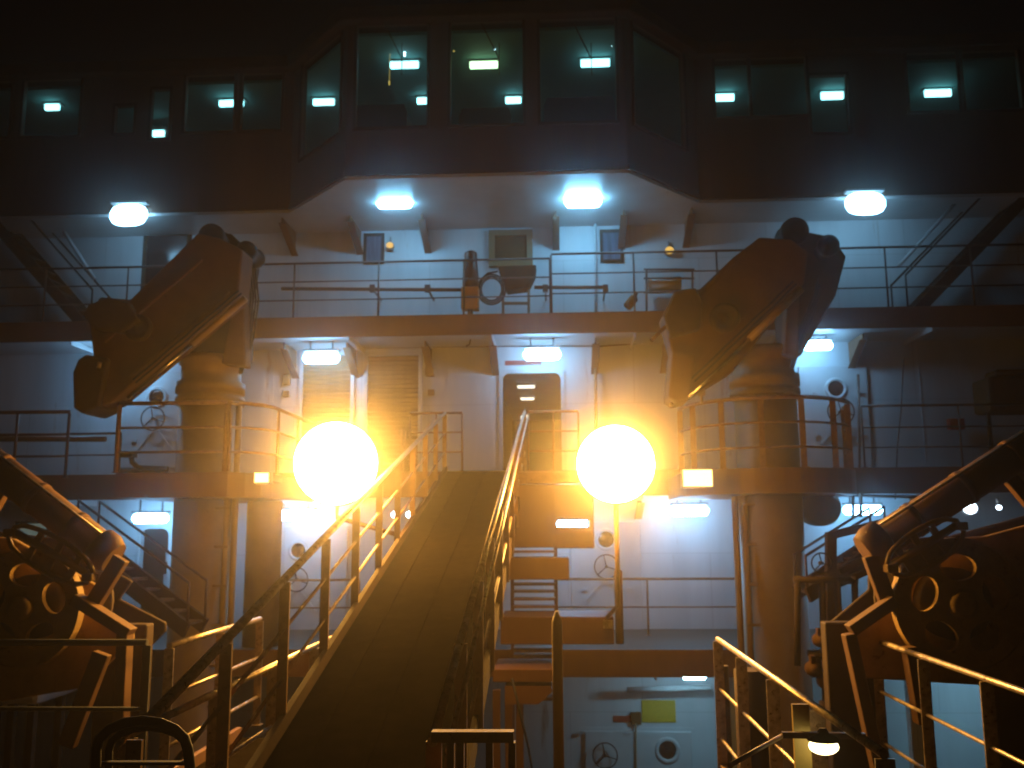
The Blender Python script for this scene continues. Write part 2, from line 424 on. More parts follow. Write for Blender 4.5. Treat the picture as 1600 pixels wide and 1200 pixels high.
# roller shutters
for (x0, x1, lab) in ((470, 550, 'brown slatted shutter left of the pale post'), (573, 655, 'brown slatted shutter nearer the doorway')):
    a, b, c, e = rect(x0, 556, x1, 745); c = ZB + .03
    s_ = MB(); n = 26; h = (e - c) / n
    for k in range(n):
        z = c + k * h
        s_.add([(a, WY - .02, z), (b, WY - .02, z), (b, WY - .05, z + h * .8), (a, WY - .05, z + h * .8), (a, WY - .02, z + h), (b, WY - .02, z + h)], [(0, 1, 2, 3), (3, 2, 5, 4)])
    sh = s_.build('shutter', 'shutter', ship); sh['label'] = lab
    MB().box(a - .07, a, WY - .08, WY - .001, c, e + .08).box(b, b + .07, WY - .08, WY - .001, c, e + .08).box(a, b, WY - .08, WY - .001, e, e + .08).build('frame', 'grey', sh)

# ------------------------------------------------------------------ bridge (wheelhouse)
ZT = 13.75
FY, SY = 15.2, 16.8
XF0, XF1 = -3.66, 1.26; XS0, XS1 = -5.1, 2.72
br = ship
def front_holes(lst, Y, x_from):
    out = []
    for (x0, y0, x1, y1) in lst:
        a, b, c, e = rect(x0, y0, x1, y1, Y); out.append((a - x_from, b - x_from, c, e))
    return out
zs0, zs1 = sz(760, 194, FY), sz(760, 32, FY)
cw = front_holes([(556, 33, 668, 193), (704, 33, 816, 193), (845, 33, 960, 193)], FY, XF0)
cw = [(h[0], h[1], zs0, zs1) for h in cw]
facetlen = math.hypot(XF0 - XS0, SY - FY)
zw1, zw0 = sz(300, 98, SY), sz(300, 206, SY)
lw = [(h[0], h[1], zw0, zw1) for h in front_holes([(-60, 100, 22, 200), (34, 100, 130, 200), (288, 100, 368, 205), (376, 100, 442, 205)], SY, XL)]
lw += [(sx(180, 190, SY) - XL, sx(209, 190, SY) - XL, sz(190, 208, SY), sz(190, 166, SY)), (sx(236, 190, SY) - XL, sx(264, 190, SY) - XL, sz(190, 218, SY), sz(190, 142, SY))]
rw = [(h[0], h[1], zw0, zw1) for h in front_holes([(1120, 100, 1168, 196), (1176, 100, 1258, 196), (1424, 92, 1498, 200), (1506, 92, 1590, 200)], SY, XS1)]
rw += [(sx(1268, 190, SY) - XS1, sx(1326, 190, SY) - XS1, sz(1290, 207, SY), sz(1290, 118, SY))]
fl = [(.22, facetlen * .82, zs0, zs1)]
fl2 = [(facetlen * .18, facetlen - .22, zs0, zs1)]
PLAN = [((XL, SY), (XS0, SY), lw), ((XS0, SY), (XF0, FY), fl2), ((XF0, FY), (XF1, FY), cw), ((XF1, FY), (XS1, SY), fl), ((XS1, SY), (XR, SY), rw)]
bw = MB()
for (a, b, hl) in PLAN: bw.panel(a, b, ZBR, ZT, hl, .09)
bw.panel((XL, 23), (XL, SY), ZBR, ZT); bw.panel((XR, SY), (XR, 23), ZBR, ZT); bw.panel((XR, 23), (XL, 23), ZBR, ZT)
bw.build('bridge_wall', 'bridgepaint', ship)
for (a, b, hl) in PLAN:
    A = Vector((*a, 0)); D = (Vector((*b, 0)) - A).normalized(); Nn = Vector((D.y, -D.x, 0))
    for h in hl:
        def q(t, z, k): return A + D * t + Nn * k + Vector((0, 0, z))
        g = MB(); fw = .05
        for (t0, t1, z0, z1) in ((h[0] - fw, h[1] + fw, h[2] - fw, h[2]), (h[0] - fw, h[1] + fw, h[3], h[3] + fw), (h[0] - fw, h[0], h[2], h[3]), (h[1], h[1] + fw, h[2], h[3])):
            vs = [q(t, z, k) for k in (.002, .03) for (t, z) in ((t0, z0), (t1, z0), (t1, z1), (t0, z1))]
            g.add(vs, [(0, 1, 2, 3), (7, 6, 5, 4), (0, 4, 5, 1), (1, 5, 6, 2), (2, 6, 7, 3), (3, 7, 4, 0)])
        f = g.build('window', 'dark', ship)
        MB().add([q(h[0], h[2], -.04), q(h[1], h[2], -.04), q(h[1], h[3], -.04), q(h[0], h[3], -.04)], [(0, 1, 2, 3)]).build('pane', 'bglass', f)
def plan_poly(out=0.0, back=23):
    return [(XL - out, SY - out), (XS0 - out * .3, SY - out), (XF0 - out * .4, FY - out), (XF1 + out * .4, FY - out), (XS1 + out * .3, SY - out), (XR + out, SY - out), (XR + out, back), (XL - out, back)]
MB().slab(plan_poly(0, 22.9), ZBR - .06, ZBR - .002).build('bridge_underside', 'under', ship)
MB().slab(plan_poly(.22), ZT + .002, ZT + .26).build('bridge_roof', 'dark', ship, bevel=.03)
MB().slab([(x * .998, y + (.12 if y < 22 else -.12)) for x, y in plan_poly(0, 22.9)], ZT - .14, ZT - .08).build('bridge_ceiling', 'inter', ship)
MB().slab([(x * .998, y + (.12 if y < 22 else -.12)) for x, y in plan_poly(0, 22.9)], ZBR + .1, ZBR + .14).build('bridge_floor', 'inter', ship)
MB().box(XL + .2, XR - .2, 21.5, 21.56, ZBR + .15, ZT - .15).build('bridge_bulkhead', 'inter', ship)
# waist band and window posts on the bridge front
for (a, b, hl) in PLAN:
    A = Vector((*a, 0)); B = Vector((*b, 0)); D = (B - A).normalized(); Nn = Vector((D.y, -D.x, 0))
    o = Nn * .02
    MB().bar(A + o + Vector((0, 0, ZBR + .05)), B + o + Vector((0, 0, ZBR + .05)), .04, .1).build('bottom_trim', 'bridgepaint', ship)
for k, (x0, y0, x1, y1) in enumerate(((600, 36, 628, 92), (752, 36, 780, 92), (896, 36, 924, 92))):
    p0, p1 = P(x0, y0, FY - .05), P(x1, y1, FY - .05)
    wp = MB().bar(p0, p1, .018, .018, (0, 1, 0)).build('window_wiper', 'dark', ship)
    d_ = (p1 - p0).normalized(); n_ = Vector((-d_.z, 0, d_.x))
    MB().bar(p1 - n_ * .0 - Vector((0, 0, .3)), p1 + Vector((0, 0, .3)), .014, .02, (0, 1, 0)).build('wiper_blade', 'dark', wp)
for (px, py, m_, lab) in ((632, 84, 'spot', 'tiny white indicator lamp above the panel in the left tall bridge window'), (709, 77, 'amber', 'tiny amber indicator lamp at the left edge of the middle tall bridge window'),
                          (773, 75, 'spot', 'tiny indicator lamp at the upper right of the middle tall bridge window'), (956, 62, 'spot', 'tiny white indicator lamp at the upper right of the right tall bridge window'), (608, 129, 'amber', 'tiny amber lamp below the panel in the left tall bridge window')):
    q = P(px, py, 15.9)
    tag(MB().box(q.x - .012, q.x + .012, q.y, q.y + .03, q.z - .035, q.z + .035).tube([q + Vector((0, .03, 0)), Vector((q.x, 15.93, ZT - .145))], .004, 6).build('indicator_lamp', m_, origin=q), lab, 'indicator lamp', 'indicator lamps in the bridge windows')
# bridge consoles
zc = sz(760, 170, 16.3)
g = MB()
for (x0, x1, dz) in ((556, 640, 0), (720, 800, -.12), (850, 960, .04)):
    a, b = sx(x0, 170, 16.3), sx(x1, 170, 16.3)
    g.prism([(a, ZBR + .15), (b, ZBR + .15), (b, zc - .15 + dz), (b - .06, zc + dz), (a + .06, zc + dz), (a, zc - .15 + dz)], 16.0, 16.6)
tag(g.build('bridge_console', 'console', origin=(-1.2, 16.3, ZBR + .15)), 'dark control console behind the three tall centre bridge windows', 'console')

# ------------------------------------------------------------------ bridge ceiling lights
ZCEIL = ZT - .14
blab = {
 (632, 102): 'bright ceiling panel behind the left tall bridge window',
 (756, 102): 'faintly greenish ceiling panel behind the middle tall bridge window',
 (930, 99): 'bright ceiling panel behind the right tall bridge window',
 (662, 158): 'small far ceiling light low in the left tall bridge window',
 (802, 157): 'small far ceiling light low in the middle tall bridge window',
 (506, 160): 'small far ceiling light in the left angled bridge window',
 (362, 162): 'wide ceiling panel in the left wing of the bridge, nearer the centre',
 (82, 168): 'small ceiling light in the outermost left bridge window',
 (248, 209): 'small low light in the narrow left wing window',
 (1131, 153): 'ceiling panel in the first right wing window beside the angled window',
 (1300, 150): 'cut-off ceiling panel in the lone right wing window above the blue lamp',
 (1465, 146): 'ceiling panel in the outermost right pair of bridge windows'}
for (px, py, wpx, hpx) in ((632, 102, 48, 14), (756, 102, 47, 14), (930, 99, 48, 15), (662, 158, 22, 13), (802, 157, 26, 13), (506, 160, 36, 13),
                           (362, 162, 42, 13), (82, 168, 25, 13), (248, 209, 20, 13), (1131, 153, 33, 14), (1300, 150, 36, 15), (1465, 146, 42, 14)):
    q = PZ(px, py, ZCEIL - .1)
    if q.y > 21: q = P(px, py, 20.6)
    if (px, py) == (248, 209): q = P(px, py, 18.5)
    hw = wpx / FOC * q.y / 2; hh = hpx / FOC * q.y / 2
    t = thing('ceiling_light', (q.x, q.y, q.z + hh + .02), blab[(px, py)], 'ceiling light', 'ceiling lights inside the bridge')
    MB().box(q.x - hw, q.x + hw, q.y - .05, q.y + .03, q.z - hh * .8, q.z + hh * .8).build('diffuser', 'bridgel2' if px == 756 else 'bridgel', t, bevel=.02)
    MB().box(q.x - hw - .03, q.x + hw + .03, q.y - .06, q.y + .12, q.z + hh * .8 + .001, min(q.z + hh + .05, ZCEIL - .001)).build('housing', 'housing', t)
    if q.z + hh + .06 < ZCEIL:
        MB().box(q.x - .02, q.x + .02, q.y + .08, q.y + .12, q.z + hh + .05, ZCEIL).build('hanger', 'housing', t)

# ------------------------------------------------------------------ fluorescent fittings
def fitting(px, py, Y, wpx, hpx, lab, m='tube', grp='fluorescent lamps along the decks', up=None):
    q = P(px, py, Y); hw = wpx / FOC * Y / 2; hh = hpx / FOC * Y / 2
    t = thing('fluorescent_lamp', (q.x, q.y, q.z + hh), lab, 'fluorescent lamp', grp)
    # capsule shaped diffuser
    g = MB(); n = 14; rings = 12; vs = []; fs = []; rd = .2 if m == 'bigtube' else .72
    for i in range(rings + 1):
        u = -1 + 2 * i / rings; xx = q.x + hw * u
        k = 1.0 if abs(u) < rd else math.sqrt(max(0, 1 - ((abs(u) - rd) / (1 - rd)) ** 2))
        for j in range(n):
            a = 2 * math.pi * j / n
            vs.append((xx, q.y + .09 * k * math.cos(a), q.z + hh * (.25 + .75 * k) * math.sin(a)))
    for i in range(rings):
        for j in range(n): fs.append((i * n + j, i * n + (j + 1) % n, (i + 1) * n + (j + 1) % n, (i + 1) * n + j))
    fs += [tuple(range(n)), tuple(rings * n + j for j in range(n))[::-1]]
    g.add(vs, fs, True).build('diffuser', m, t)
    MB().box(q.x - hw * .96, q.x + hw * .96, q.y - .07, q.y + .11, q.z + hh + .002, q.z + hh + .045).build('housing', 'housing', t, bevel=.012)
    g = MB()
    top = up if up else q.z + hh + .2
    for s1 in (-.6, .6):
        g.box(q.x + s1 * hw - .015, q.x + s1 * hw + .015, q.y, q.y + .03, q.z + hh + .046, top)
    g.build('bracket', 'housing', t)
    return t
U_A, U_B, U_C, U_BR = ZA - .33, ZB - .39, ZC - .35, ZBR - .062
fitting(617, 317, 16.4, 60, 19, 'blue-white fluorescent lamp under the bridge, above the left small window', 'uptube', up=U_BR)
fitting(911, 315, 16.4, 60, 20, 'blue-white fluorescent lamp under the bridge, above the right small window', 'uptube', up=U_BR)
fitting(201, 336, 16.6, 64, 38, 'large bright blue lamp under the left bridge wing above the crane', 'bigtube', 'large lamps under the bridge wings', up=U_BR)
fitting(1352, 318, 16.6, 64, 38, 'large bright blue lamp under the right bridge wing', 'bigtube', 'large lamps under the bridge wings', up=U_BR)
fitting(502, 559, 17.15, 60, 19, 'fluorescent lamp above the left brown shutter', up=U_A)
fitting(847, 554, 17.15, 60, 19, 'fluorescent lamp above the open doorway with the corridor', up=U_A)
fitting(1277, 540, 17.3, 48, 15, 'fluorescent lamp above the porthole door right of the right crane', up=U_A)
fitting(235, 810, 17.2, 60, 16, 'fluorescent lamp above the lit doorway left of the left crane post', up=U_B)
fitting(462, 805, 17.1, 66, 16, 'fluorescent lamp below the left glaring sodium globe', up=U_B)
fitting(1077, 798, 17.1, 60, 17, 'fluorescent lamp left of the right crane post on the lower level', up=U_B)
fitting(1348, 797, 17.1, 60, 15, 'fluorescent lamp right of the right crane post near the winch arm', up=U_B)
fitting(1583, 1045, 16.2, 46, 14, 'fluorescent lamp beside the right winch drum at main deck level', 'lowtube', up=U_C)
fitting(1085, 1057, 16.5, 36, 9, 'dim narrow fluorescent lamp under the lower deck edge above the yellow placard', 'lowtube', up=U_C)
def bulk(px, py, Y, r, lab, m='spot', grp='small round lamps'):
    q = P(px, py, Y); rr = r / FOC * Y
    t = thing('bulkhead_lamp', (q.x, q.y, q.z + rr), lab, 'bulkhead lamp', grp)
    MB().sphere(q, rr, 16, (1, .8, .85)).build('globe', m, t)
    MB().lathe((q.x, q.y + rr * .5, q.z), (0, 1, 0), [(0, 0), (0, rr * 1.1), (rr * .7, rr * 1.1), (rr * .8, 0)], 16).build('backplate', 'housing', t)
    MB().box(q.x - .015, q.x + .015, q.y + rr * .9, max(q.y + rr, 0) + .05, q.z - .01, q.z + rr + .12).build('bracket', 'housing', t)
    return t
fitting(178, 562, 17.2, 60, 14, 'fluorescent lamp mostly hidden behind the tip of the left crane boom', up=U_A)
fitting(897, 819, 16.9, 58, 12, 'fluorescent lamp seen through the slot in the stair tower right of the gangway', up=U_B)
bulk(617, 804, 17.3, 6, 'tiny lamp behind the left gangway handrail, the left one of two')
bulk(640, 804, 17.3, 6, 'tiny lamp behind the left gangway handrail, the right one of two')
bulk(1516, 794, 17.0, 10, 'round blue-white lamp under the right winch arm')
bulk(1561, 793, 17.2, 4, 'tiny lamp at the far right under the winch arm')
bulk(205, 1060, 15.5, 5, 'tiny lamp low on the left at main deck level')
bulk(820, 653, 17.85 + 1.5, 7, 'small round white lamp inside the open doorway', 'corrl', 'small round lamps')
bulk(609, 383, 17.85, 6, 'amber round glint beside the left small window of the upper deck', 'amber', 'amber glints on the upper deck wall')  # glint read as a window reflection, built as a glowing globe
bulk(1046, 391, 17.85, 7, 'amber round glint right of the right small window of the upper deck', 'amber', 'amber glints on the upper deck wall')  # amber glint, likewise built as a glowing globe

# ------------------------------------------------------------------ wall fittings
def wallbox(name, x0, y0, x1, y1, dp, m, lab, cat, Y=WY, grp=None):
    a, b, c, e = rect(x0, y0, x1, y1, Y)
    return tag(MB().box(a, b, Y - dp, Y - .001, c, e).build(name, m, origin=((a + b) / 2, Y, c), bevel=.008), lab, cat, grp)
wallbox('door_sign', 789, 563, 846, 571, .03, 'red', 'narrow red plate above the open doorway', 'sign')
wallbox('yellow_placard', 1003, 1094, 1055, 1128, .03, 'yellow', 'square yellow placard on the lowest wall', 'placard')
wallbox('red_sign', 958, 1118, 987, 1128, .03, 'red', 'small red plate left of the yellow placard', 'sign')
wallbox('switch_box', 986, 1112, 1001, 1131, .1, 'boom', 'small brown switch box left of the yellow placard', 'switch box')
wallbox('junction_box', 665, 575, 678, 588, .1, 'shutter', 'square junction box right of the brown shutters, upper one', 'junction box')
wallbox('push_button', 669, 609, 679, 618, .06, 'shutter', 'small push button box right of the brown shutters', 'button box')
wallbox('junction_box', 444, 585, 455, 602, .1, 'shutter', 'slim junction box left of the brown shutters', 'junction box')
wallbox('push_button', 443, 611, 453, 620, .06, 'shutter', 'small push button box left of the brown shutters', 'button box')
def conduit(name, pts, Y, r, m, lab, cat='cable', clips=True):
    ps = []
    for p in pts: ps.append(P(p[0], p[1], Y))
    o = tag(MB().tube(ps, r, 8).build(name, m, origin=ps[0]), lab, cat)
    return o
conduit('wall_cable', [(388, 540), (470, 542), (600, 543), (740, 541), (845, 541), (940, 541), (1040, 533), (1060, 530)], 17.9, .014, 'darkrail', 'thin dark cable running along the wall over the shutters and doorway')
conduit('wall_cable', [(550, 300), (650, 307), (700, 307), (780, 305), (880, 306), (950, 303), (962, 290), (962, 268)], 17.9, .013, 'darkrail', 'thin dark cable on the wall under the bridge')
conduit('drain_pipe', [(930, 335), (931, 500)], 17.85, .025, 'grey', 'upright drain pipe left of the right small window', 'pipe')
conduit('drain_pipe', [(930, 527), (931, 640), (932, 748)], 17.85, .03, 'shutter', 'upright brown pipe between the doorway and the right crane', 'pipe')
conduit('hanging_cable', [(735, 490), (736, 525), (734, 538), (728, 541)], 17.2, .014, 'darkrail', 'short cable hanging below the orange box over the deck edge')
conduit('wall_pipe', [(1341, 585), (1343, 700), (1344, 800)], 17.4, .025, 'darkrail', 'thin upright pipe right of the right porthole door', 'pipe')
conduit('loose_rope', [(1412, 560), (1408, 640), (1402, 700), (1399, 780)], 16.9, .012, 'darkrail', 'dark rope hanging down the wall at the far right', 'rope')
conduit('wall_pipe', [(1250, 772), (1380, 775), (1500, 778)], 16.6, .03, 'darkrail', 'level pipe under the middle deck on the right', 'pipe')
# thick pipe on brackets, upper deck
g0 = P(440, 451, 17.1)
t = thing('hydrant_pipe', g0, 'thick level pipe behind the upper deck handrail', 'pipe')
MB().tube([P(440, 451, 17.1), P(722, 453, 17.1)], .035, 10).tube([P(835, 449, 17.1), P(950, 449, 17.1)], .035, 10).build('pipe', 'darkrail', t)
g = MB()
for px in (582, 668, 852, 946):
    q = P(px, 451, 17.1); g.box(q.x - .05, q.x + .05, q.y - .05, q.y + .05, q.z - .07, q.z + .07)
    g.box(q.x - .015, q.x + .015, q.y + .03, WY, q.z - .015, q.z + .015)
g.build('pipe_bracket', 'darkrail', t)
# capstan-like pillar with orange box
q = P(735, 497, 16.8)
t = thing('hose_station', (q.x, q.y, ZA), 'dark upright hose station with an orange box behind the upper handrail', 'hose station')
a, b, c, e = rect(723, 391, 747, 448, 16.9)
MB().lathe(((a + b) / 2, 16.95, c), (0, 0, 1), [(0, 0), (0, .15), (.1, .16), (e - c - .12, .12), (e - c - .04, .12), (e - c, .06), (e - c, 0)], 20).build('cylinder', 'darkrail', t)
a, b, c, e = rect(721, 449, 748, 484, 16.9)
MB().box(a, b, 16.82, 17.08, c, e).build('box', 'orange', t, bevel=.015)
MB().tube([((a + b) / 2, 16.95, c), ((a + b) / 2, 16.95, ZA)], .05, 10).build('stand', 'darkrail', t)
# deck winch under the brown window
t = thing('hose_reel', (P(800, 497, 17.2).x, 17.2, ZA), 'dark hose reel stand with looped hose below the brown window', 'hose reel')
pts = [(778, 419), (838, 417), (836, 432), (826, 452), (792, 456), (784, 436)]
MB().prism([(P(x, y, 17.1).x, P(x, y, 17.1).z) for x, y in pts][::-1], 16.95, 17.35).build('hopper', 'dark', t, bevel=.02)
g = MB()
for x in (786, 826): g.bar(P(x, 420, 17.15), (P(x, 490, 17.15).x, 17.15, ZA), .05, .05)
g.bar(P(786, 474, 17.15), P(826, 474, 17.15), .05, .05); g.build('stand', 'shutter', t)
g = MB(); c0 = P(768, 452, 17.1)
for rr in (.20, .235, .27):
    g.tube([c0 + Vector((math.cos(a) * rr, .02 * rr, math.sin(a) * rr * 1.1)) for a in [2 * math.pi * k / 24 for k in range(24)]], .016, 8, closed=True)
g.build('hose', 'black', t)
conduit('air_hose', [(748, 452), (752, 436), (762, 427), (778, 424)], 17.0, .018, 'black', 'short curved hose between the hose station and the reel stand', 'hose')
# tilted extinguisher, life ring locker etc. right of it
q0, q1 = P(979, 481, 16.9), P(993, 463, 16.9)
t = thing('fire_extinguisher', q0, 'small brown extinguisher tilted on its bracket behind the upper handrail', 'extinguisher')
MB().tube([q0, q0.lerp(q1, .1), q0.lerp(q1, .85), q1], [.06, .085, .085, .04], 14).build('cylinder', 'boom', t)
MB().tube([q1, q1 + Vector((.03, 0, .06))], .022, 8).build('valve', 'dark', t)
t = thing('pipe_rack', P(1030, 497, 17.2), 'low pipe rack with a pale drum against the upper deck wall', 'rack')
g = MB()
for y in (421, 435, 457): g.tube([P(1006, y, 17.4), P(1085, y, 17.4)], .022, 8)
for x in (1010, 1082): g.tube([P(x, 421, 17.4), (P(x, 490, 17.4).x, 17.4, ZA)], .022, 8)
g.build('frame', 'darkrail', t)
q = P(1035, 444, 17.6); MB().tube([q - Vector((.35, 0, 0)), q + Vector((.35, 0, 0))], .15, 16).build('drum', 'grey', t)
for (px, py, r_) in ((806, 322, 11), (812, 345, 6), (827, 345, 6)):
    q = P(px, py, WY)
    tag(MB().lathe((q.x, WY - .001, q.z), (0, -1, 0), [(0, r_ / 80), (.05, r_ / 80), (.07, r_ / 110), (.05, 0)], 18).build('vent_cover', 'shutter', origin=(q.x, WY, q.z)),
        {11: 'larger round vent cover above the brown window', 6: 'small round vent knob above the brown window, the ' + ('left' if px < 820 else 'right') + ' one'}[r_], 'vent cover', 'vent covers above the brown window')

# ------------------------------------------------------------------ railings
def railing(name, pts, ht, rails, spacing, lab, m='rail', r=.02, post='tube', pw=.06, grp=None, skip_last=False, pr=None, curve=False):
    pts = [Vector(p) for p in pts]
    t = thing(name, pts[0], lab, 'railing', grp)
    up = Vector((0, 0, 1))
    for i, h in enumerate(rails):
        MB().tube([p + up * h for p in pts], (r * 1.25 if i == 0 else r * .8), 8).build('top_rail' if i == 0 else 'mid_rail', m, t)
    segs = [(pts[i], pts[i + 1]) for i in range(len(pts) - 1)]
    total = sum((b - a).length for a, b in segs); n = max(1, round(total / spacing)); first = None
    for k in range(n + 1 - (1 if skip_last else 0)):
        s_ = total * k / n; q = pts[-1]; acc = 0
        for a, b in segs:
            L = (b - a).length
            if s_ <= acc + L + 1e-6: q = a.lerp(b, (s_ - acc) / L); break
            acc += L
        if first is None:
            g = MB(); base = pts[0]
            if post == 'tube': g.tube([base, base + up * (ht - r)], pr or r, 8)
            else: g.box(base.x - pw / 2, base.x + pw / 2, base.y - .008, base.y + .008, base.z, base.z + ht - r)
            g.box(base.x - pw * .7, base.x + pw * .7, base.y - pw * .7, base.y + pw * .7, base.z, base.z + .012)
            first = g.build('post', m, t); first.location = q - pts[0]
        else:
            c = first.copy(); COL.objects.link(c); c.parent = t; c.location = q - pts[0]
    return t
# upper deck
def atz(px, Z, Y): return Vector((P(px, 800, Y).x, Y, Z))
def rp(pxs, Y, Z):
    out = []
    for px in pxs:
        d = ray(px, 600); # direction only fixes x at this depth
        out.append(Vector((P(px, 828 - (Z - CZ) / Y * FOC, Y).x, Y, Z)))
    return out
railing('deck_railing', rp([-60, 860], 16.75, ZA + .03), 1.08, (1.08, .72, .36), 1.55, 'thin brown railing along the left part of the upper deck edge', r=.018, m='darkrail')
railing('deck_railing', rp([862, 1660], 16.68, ZA + .03), 1.14, (1.14, .76, .38), 1.5, 'slightly higher railing along the right part of the upper deck edge', r=.018, m='darkrail')
# middle deck
railing('deck_railing', rp([-60, 102], 14.9, ZB - .1), 1.1, (1.1, .72, .36), .85, 'railing around the far left end of the middle deck', r=.026, m='darkrail')
railing('deck_railing', rp([1352, 1660], 16.3, ZB + .03), 1.08, (1.08, .7, .35), 1.6, 'thin railing of the middle deck right of the right crane platform', r=.018, m='darkrail')
railing('deck_railing', rp([-60, 186], 16.3, ZB + .03), .75, (.75, .36), 2.4, 'low railing behind the left end of the middle deck', r=.018, m='darkrail')
tag(MB().tube([P(-40, 686, 16), P(165, 686, 16)], .05, 10).build('spare_pipe', 'darkrail', origin=P(60, 686, 16)), 'thick level pipe stowed behind the middle deck railing at far left', 'pipe')
railing('deck_railing', rp([640, 722], 16.3, ZB + .03), 1.05, (1.05, .7, .35), .5, 'short railing of the middle deck left of the gangway head', r=.018)
railing('deck_railing', rp([826, 905], 16.3, ZB + .03), 1.05, (1.05, .7, .35), .5, 'short railing of the middle deck right of the gangway head', r=.018)
# lower deck
railing('deck_railing', rp([868, 1160], 16.9, ZC), .98, (.98, .49), 1.4, 'pale brown railing of the lower deck behind the stair tower', r=.018)
railing('deck_railing', rp([440, 560], 16.9, ZC), .98, (.98, .49), .7, 'short railing of the lower deck left of the gangway', r=.018)

# ------------------------------------------------------------------ crane platforms
def arc(cx, cy, r, a0, a1, n=14): return [(cx + r * math.cos(R(a0 + (a1 - a0) * k / n)), cy + r * math.sin(R(a0 + (a1 - a0) * k / n))) for k in range(n + 1)]
CY_ = 14.3
cxl, cxr = P(325, 700, CY_).x, P(1199, 700, CY_).x
xl0 = P(186, 735, 13.3).x; xl1 = P(432, 735, 14.0).x
pl = [(xl0, 16.19), (xl0, 13.2), (P(356, 735, 13.2).x, 13.2)] + [(xl1 - .75 + .75 * math.sin(R(a)), 13.95 - .75 * math.cos(R(a))) for a in (20, 40, 60, 80)] + [(xl1, 16.19)]
t = thing('crane_platform', (cxl, CY_, ZP), 'platform with railings around the left crane post', 'platform')
MB().slab(pl, ZP - .36, ZP).build('platform_slab', 'fascia', t)
ptsl = [Vector((x, y, ZP)) for x, y in pl[2:]]
railing('platform_railing', ptsl, 1.02, (1.02, .66, .3), 1.0, 'sunlit-bright curved railing right of the left crane post, beside the left sodium globe'.replace('sunlit-bright', 'amber-lit'), 'rail', r=.024)
railing('platform_railing', [Vector((xl0, 13.2, ZP)), Vector((P(350, 735, 13.2).x, 13.2, ZP))], 1.02, (1.02, .66, .3), 1.6, 'straight railing in front of the left crane post', 'rail', r=.024, pr=.035)
rad = 1.33
arcp = arc(cxr + .02, CY_ + .35, rad, 178, 362, 20)
t = thing('crane_platform', (cxr, CY_, ZP), 'half-round platform with railings around the right crane post', 'platform')
MB().slab([(arcp[0][0], 16.19)] + arcp + [(arcp[-1][0], 16.19)], ZP - .36, ZP).build('platform_slab', 'fascia', t)
railing('platform_railing', [Vector((x, y, ZP)) for x, y in arc(cxr + .02, CY_ + .35, rad - .05, 178, 362, 24)], 1.02, (1.02, .66, .3), .62, 'curved railing on the half-round platform around the right crane post', 'rail', r=.024, post='flat', pw=.085)

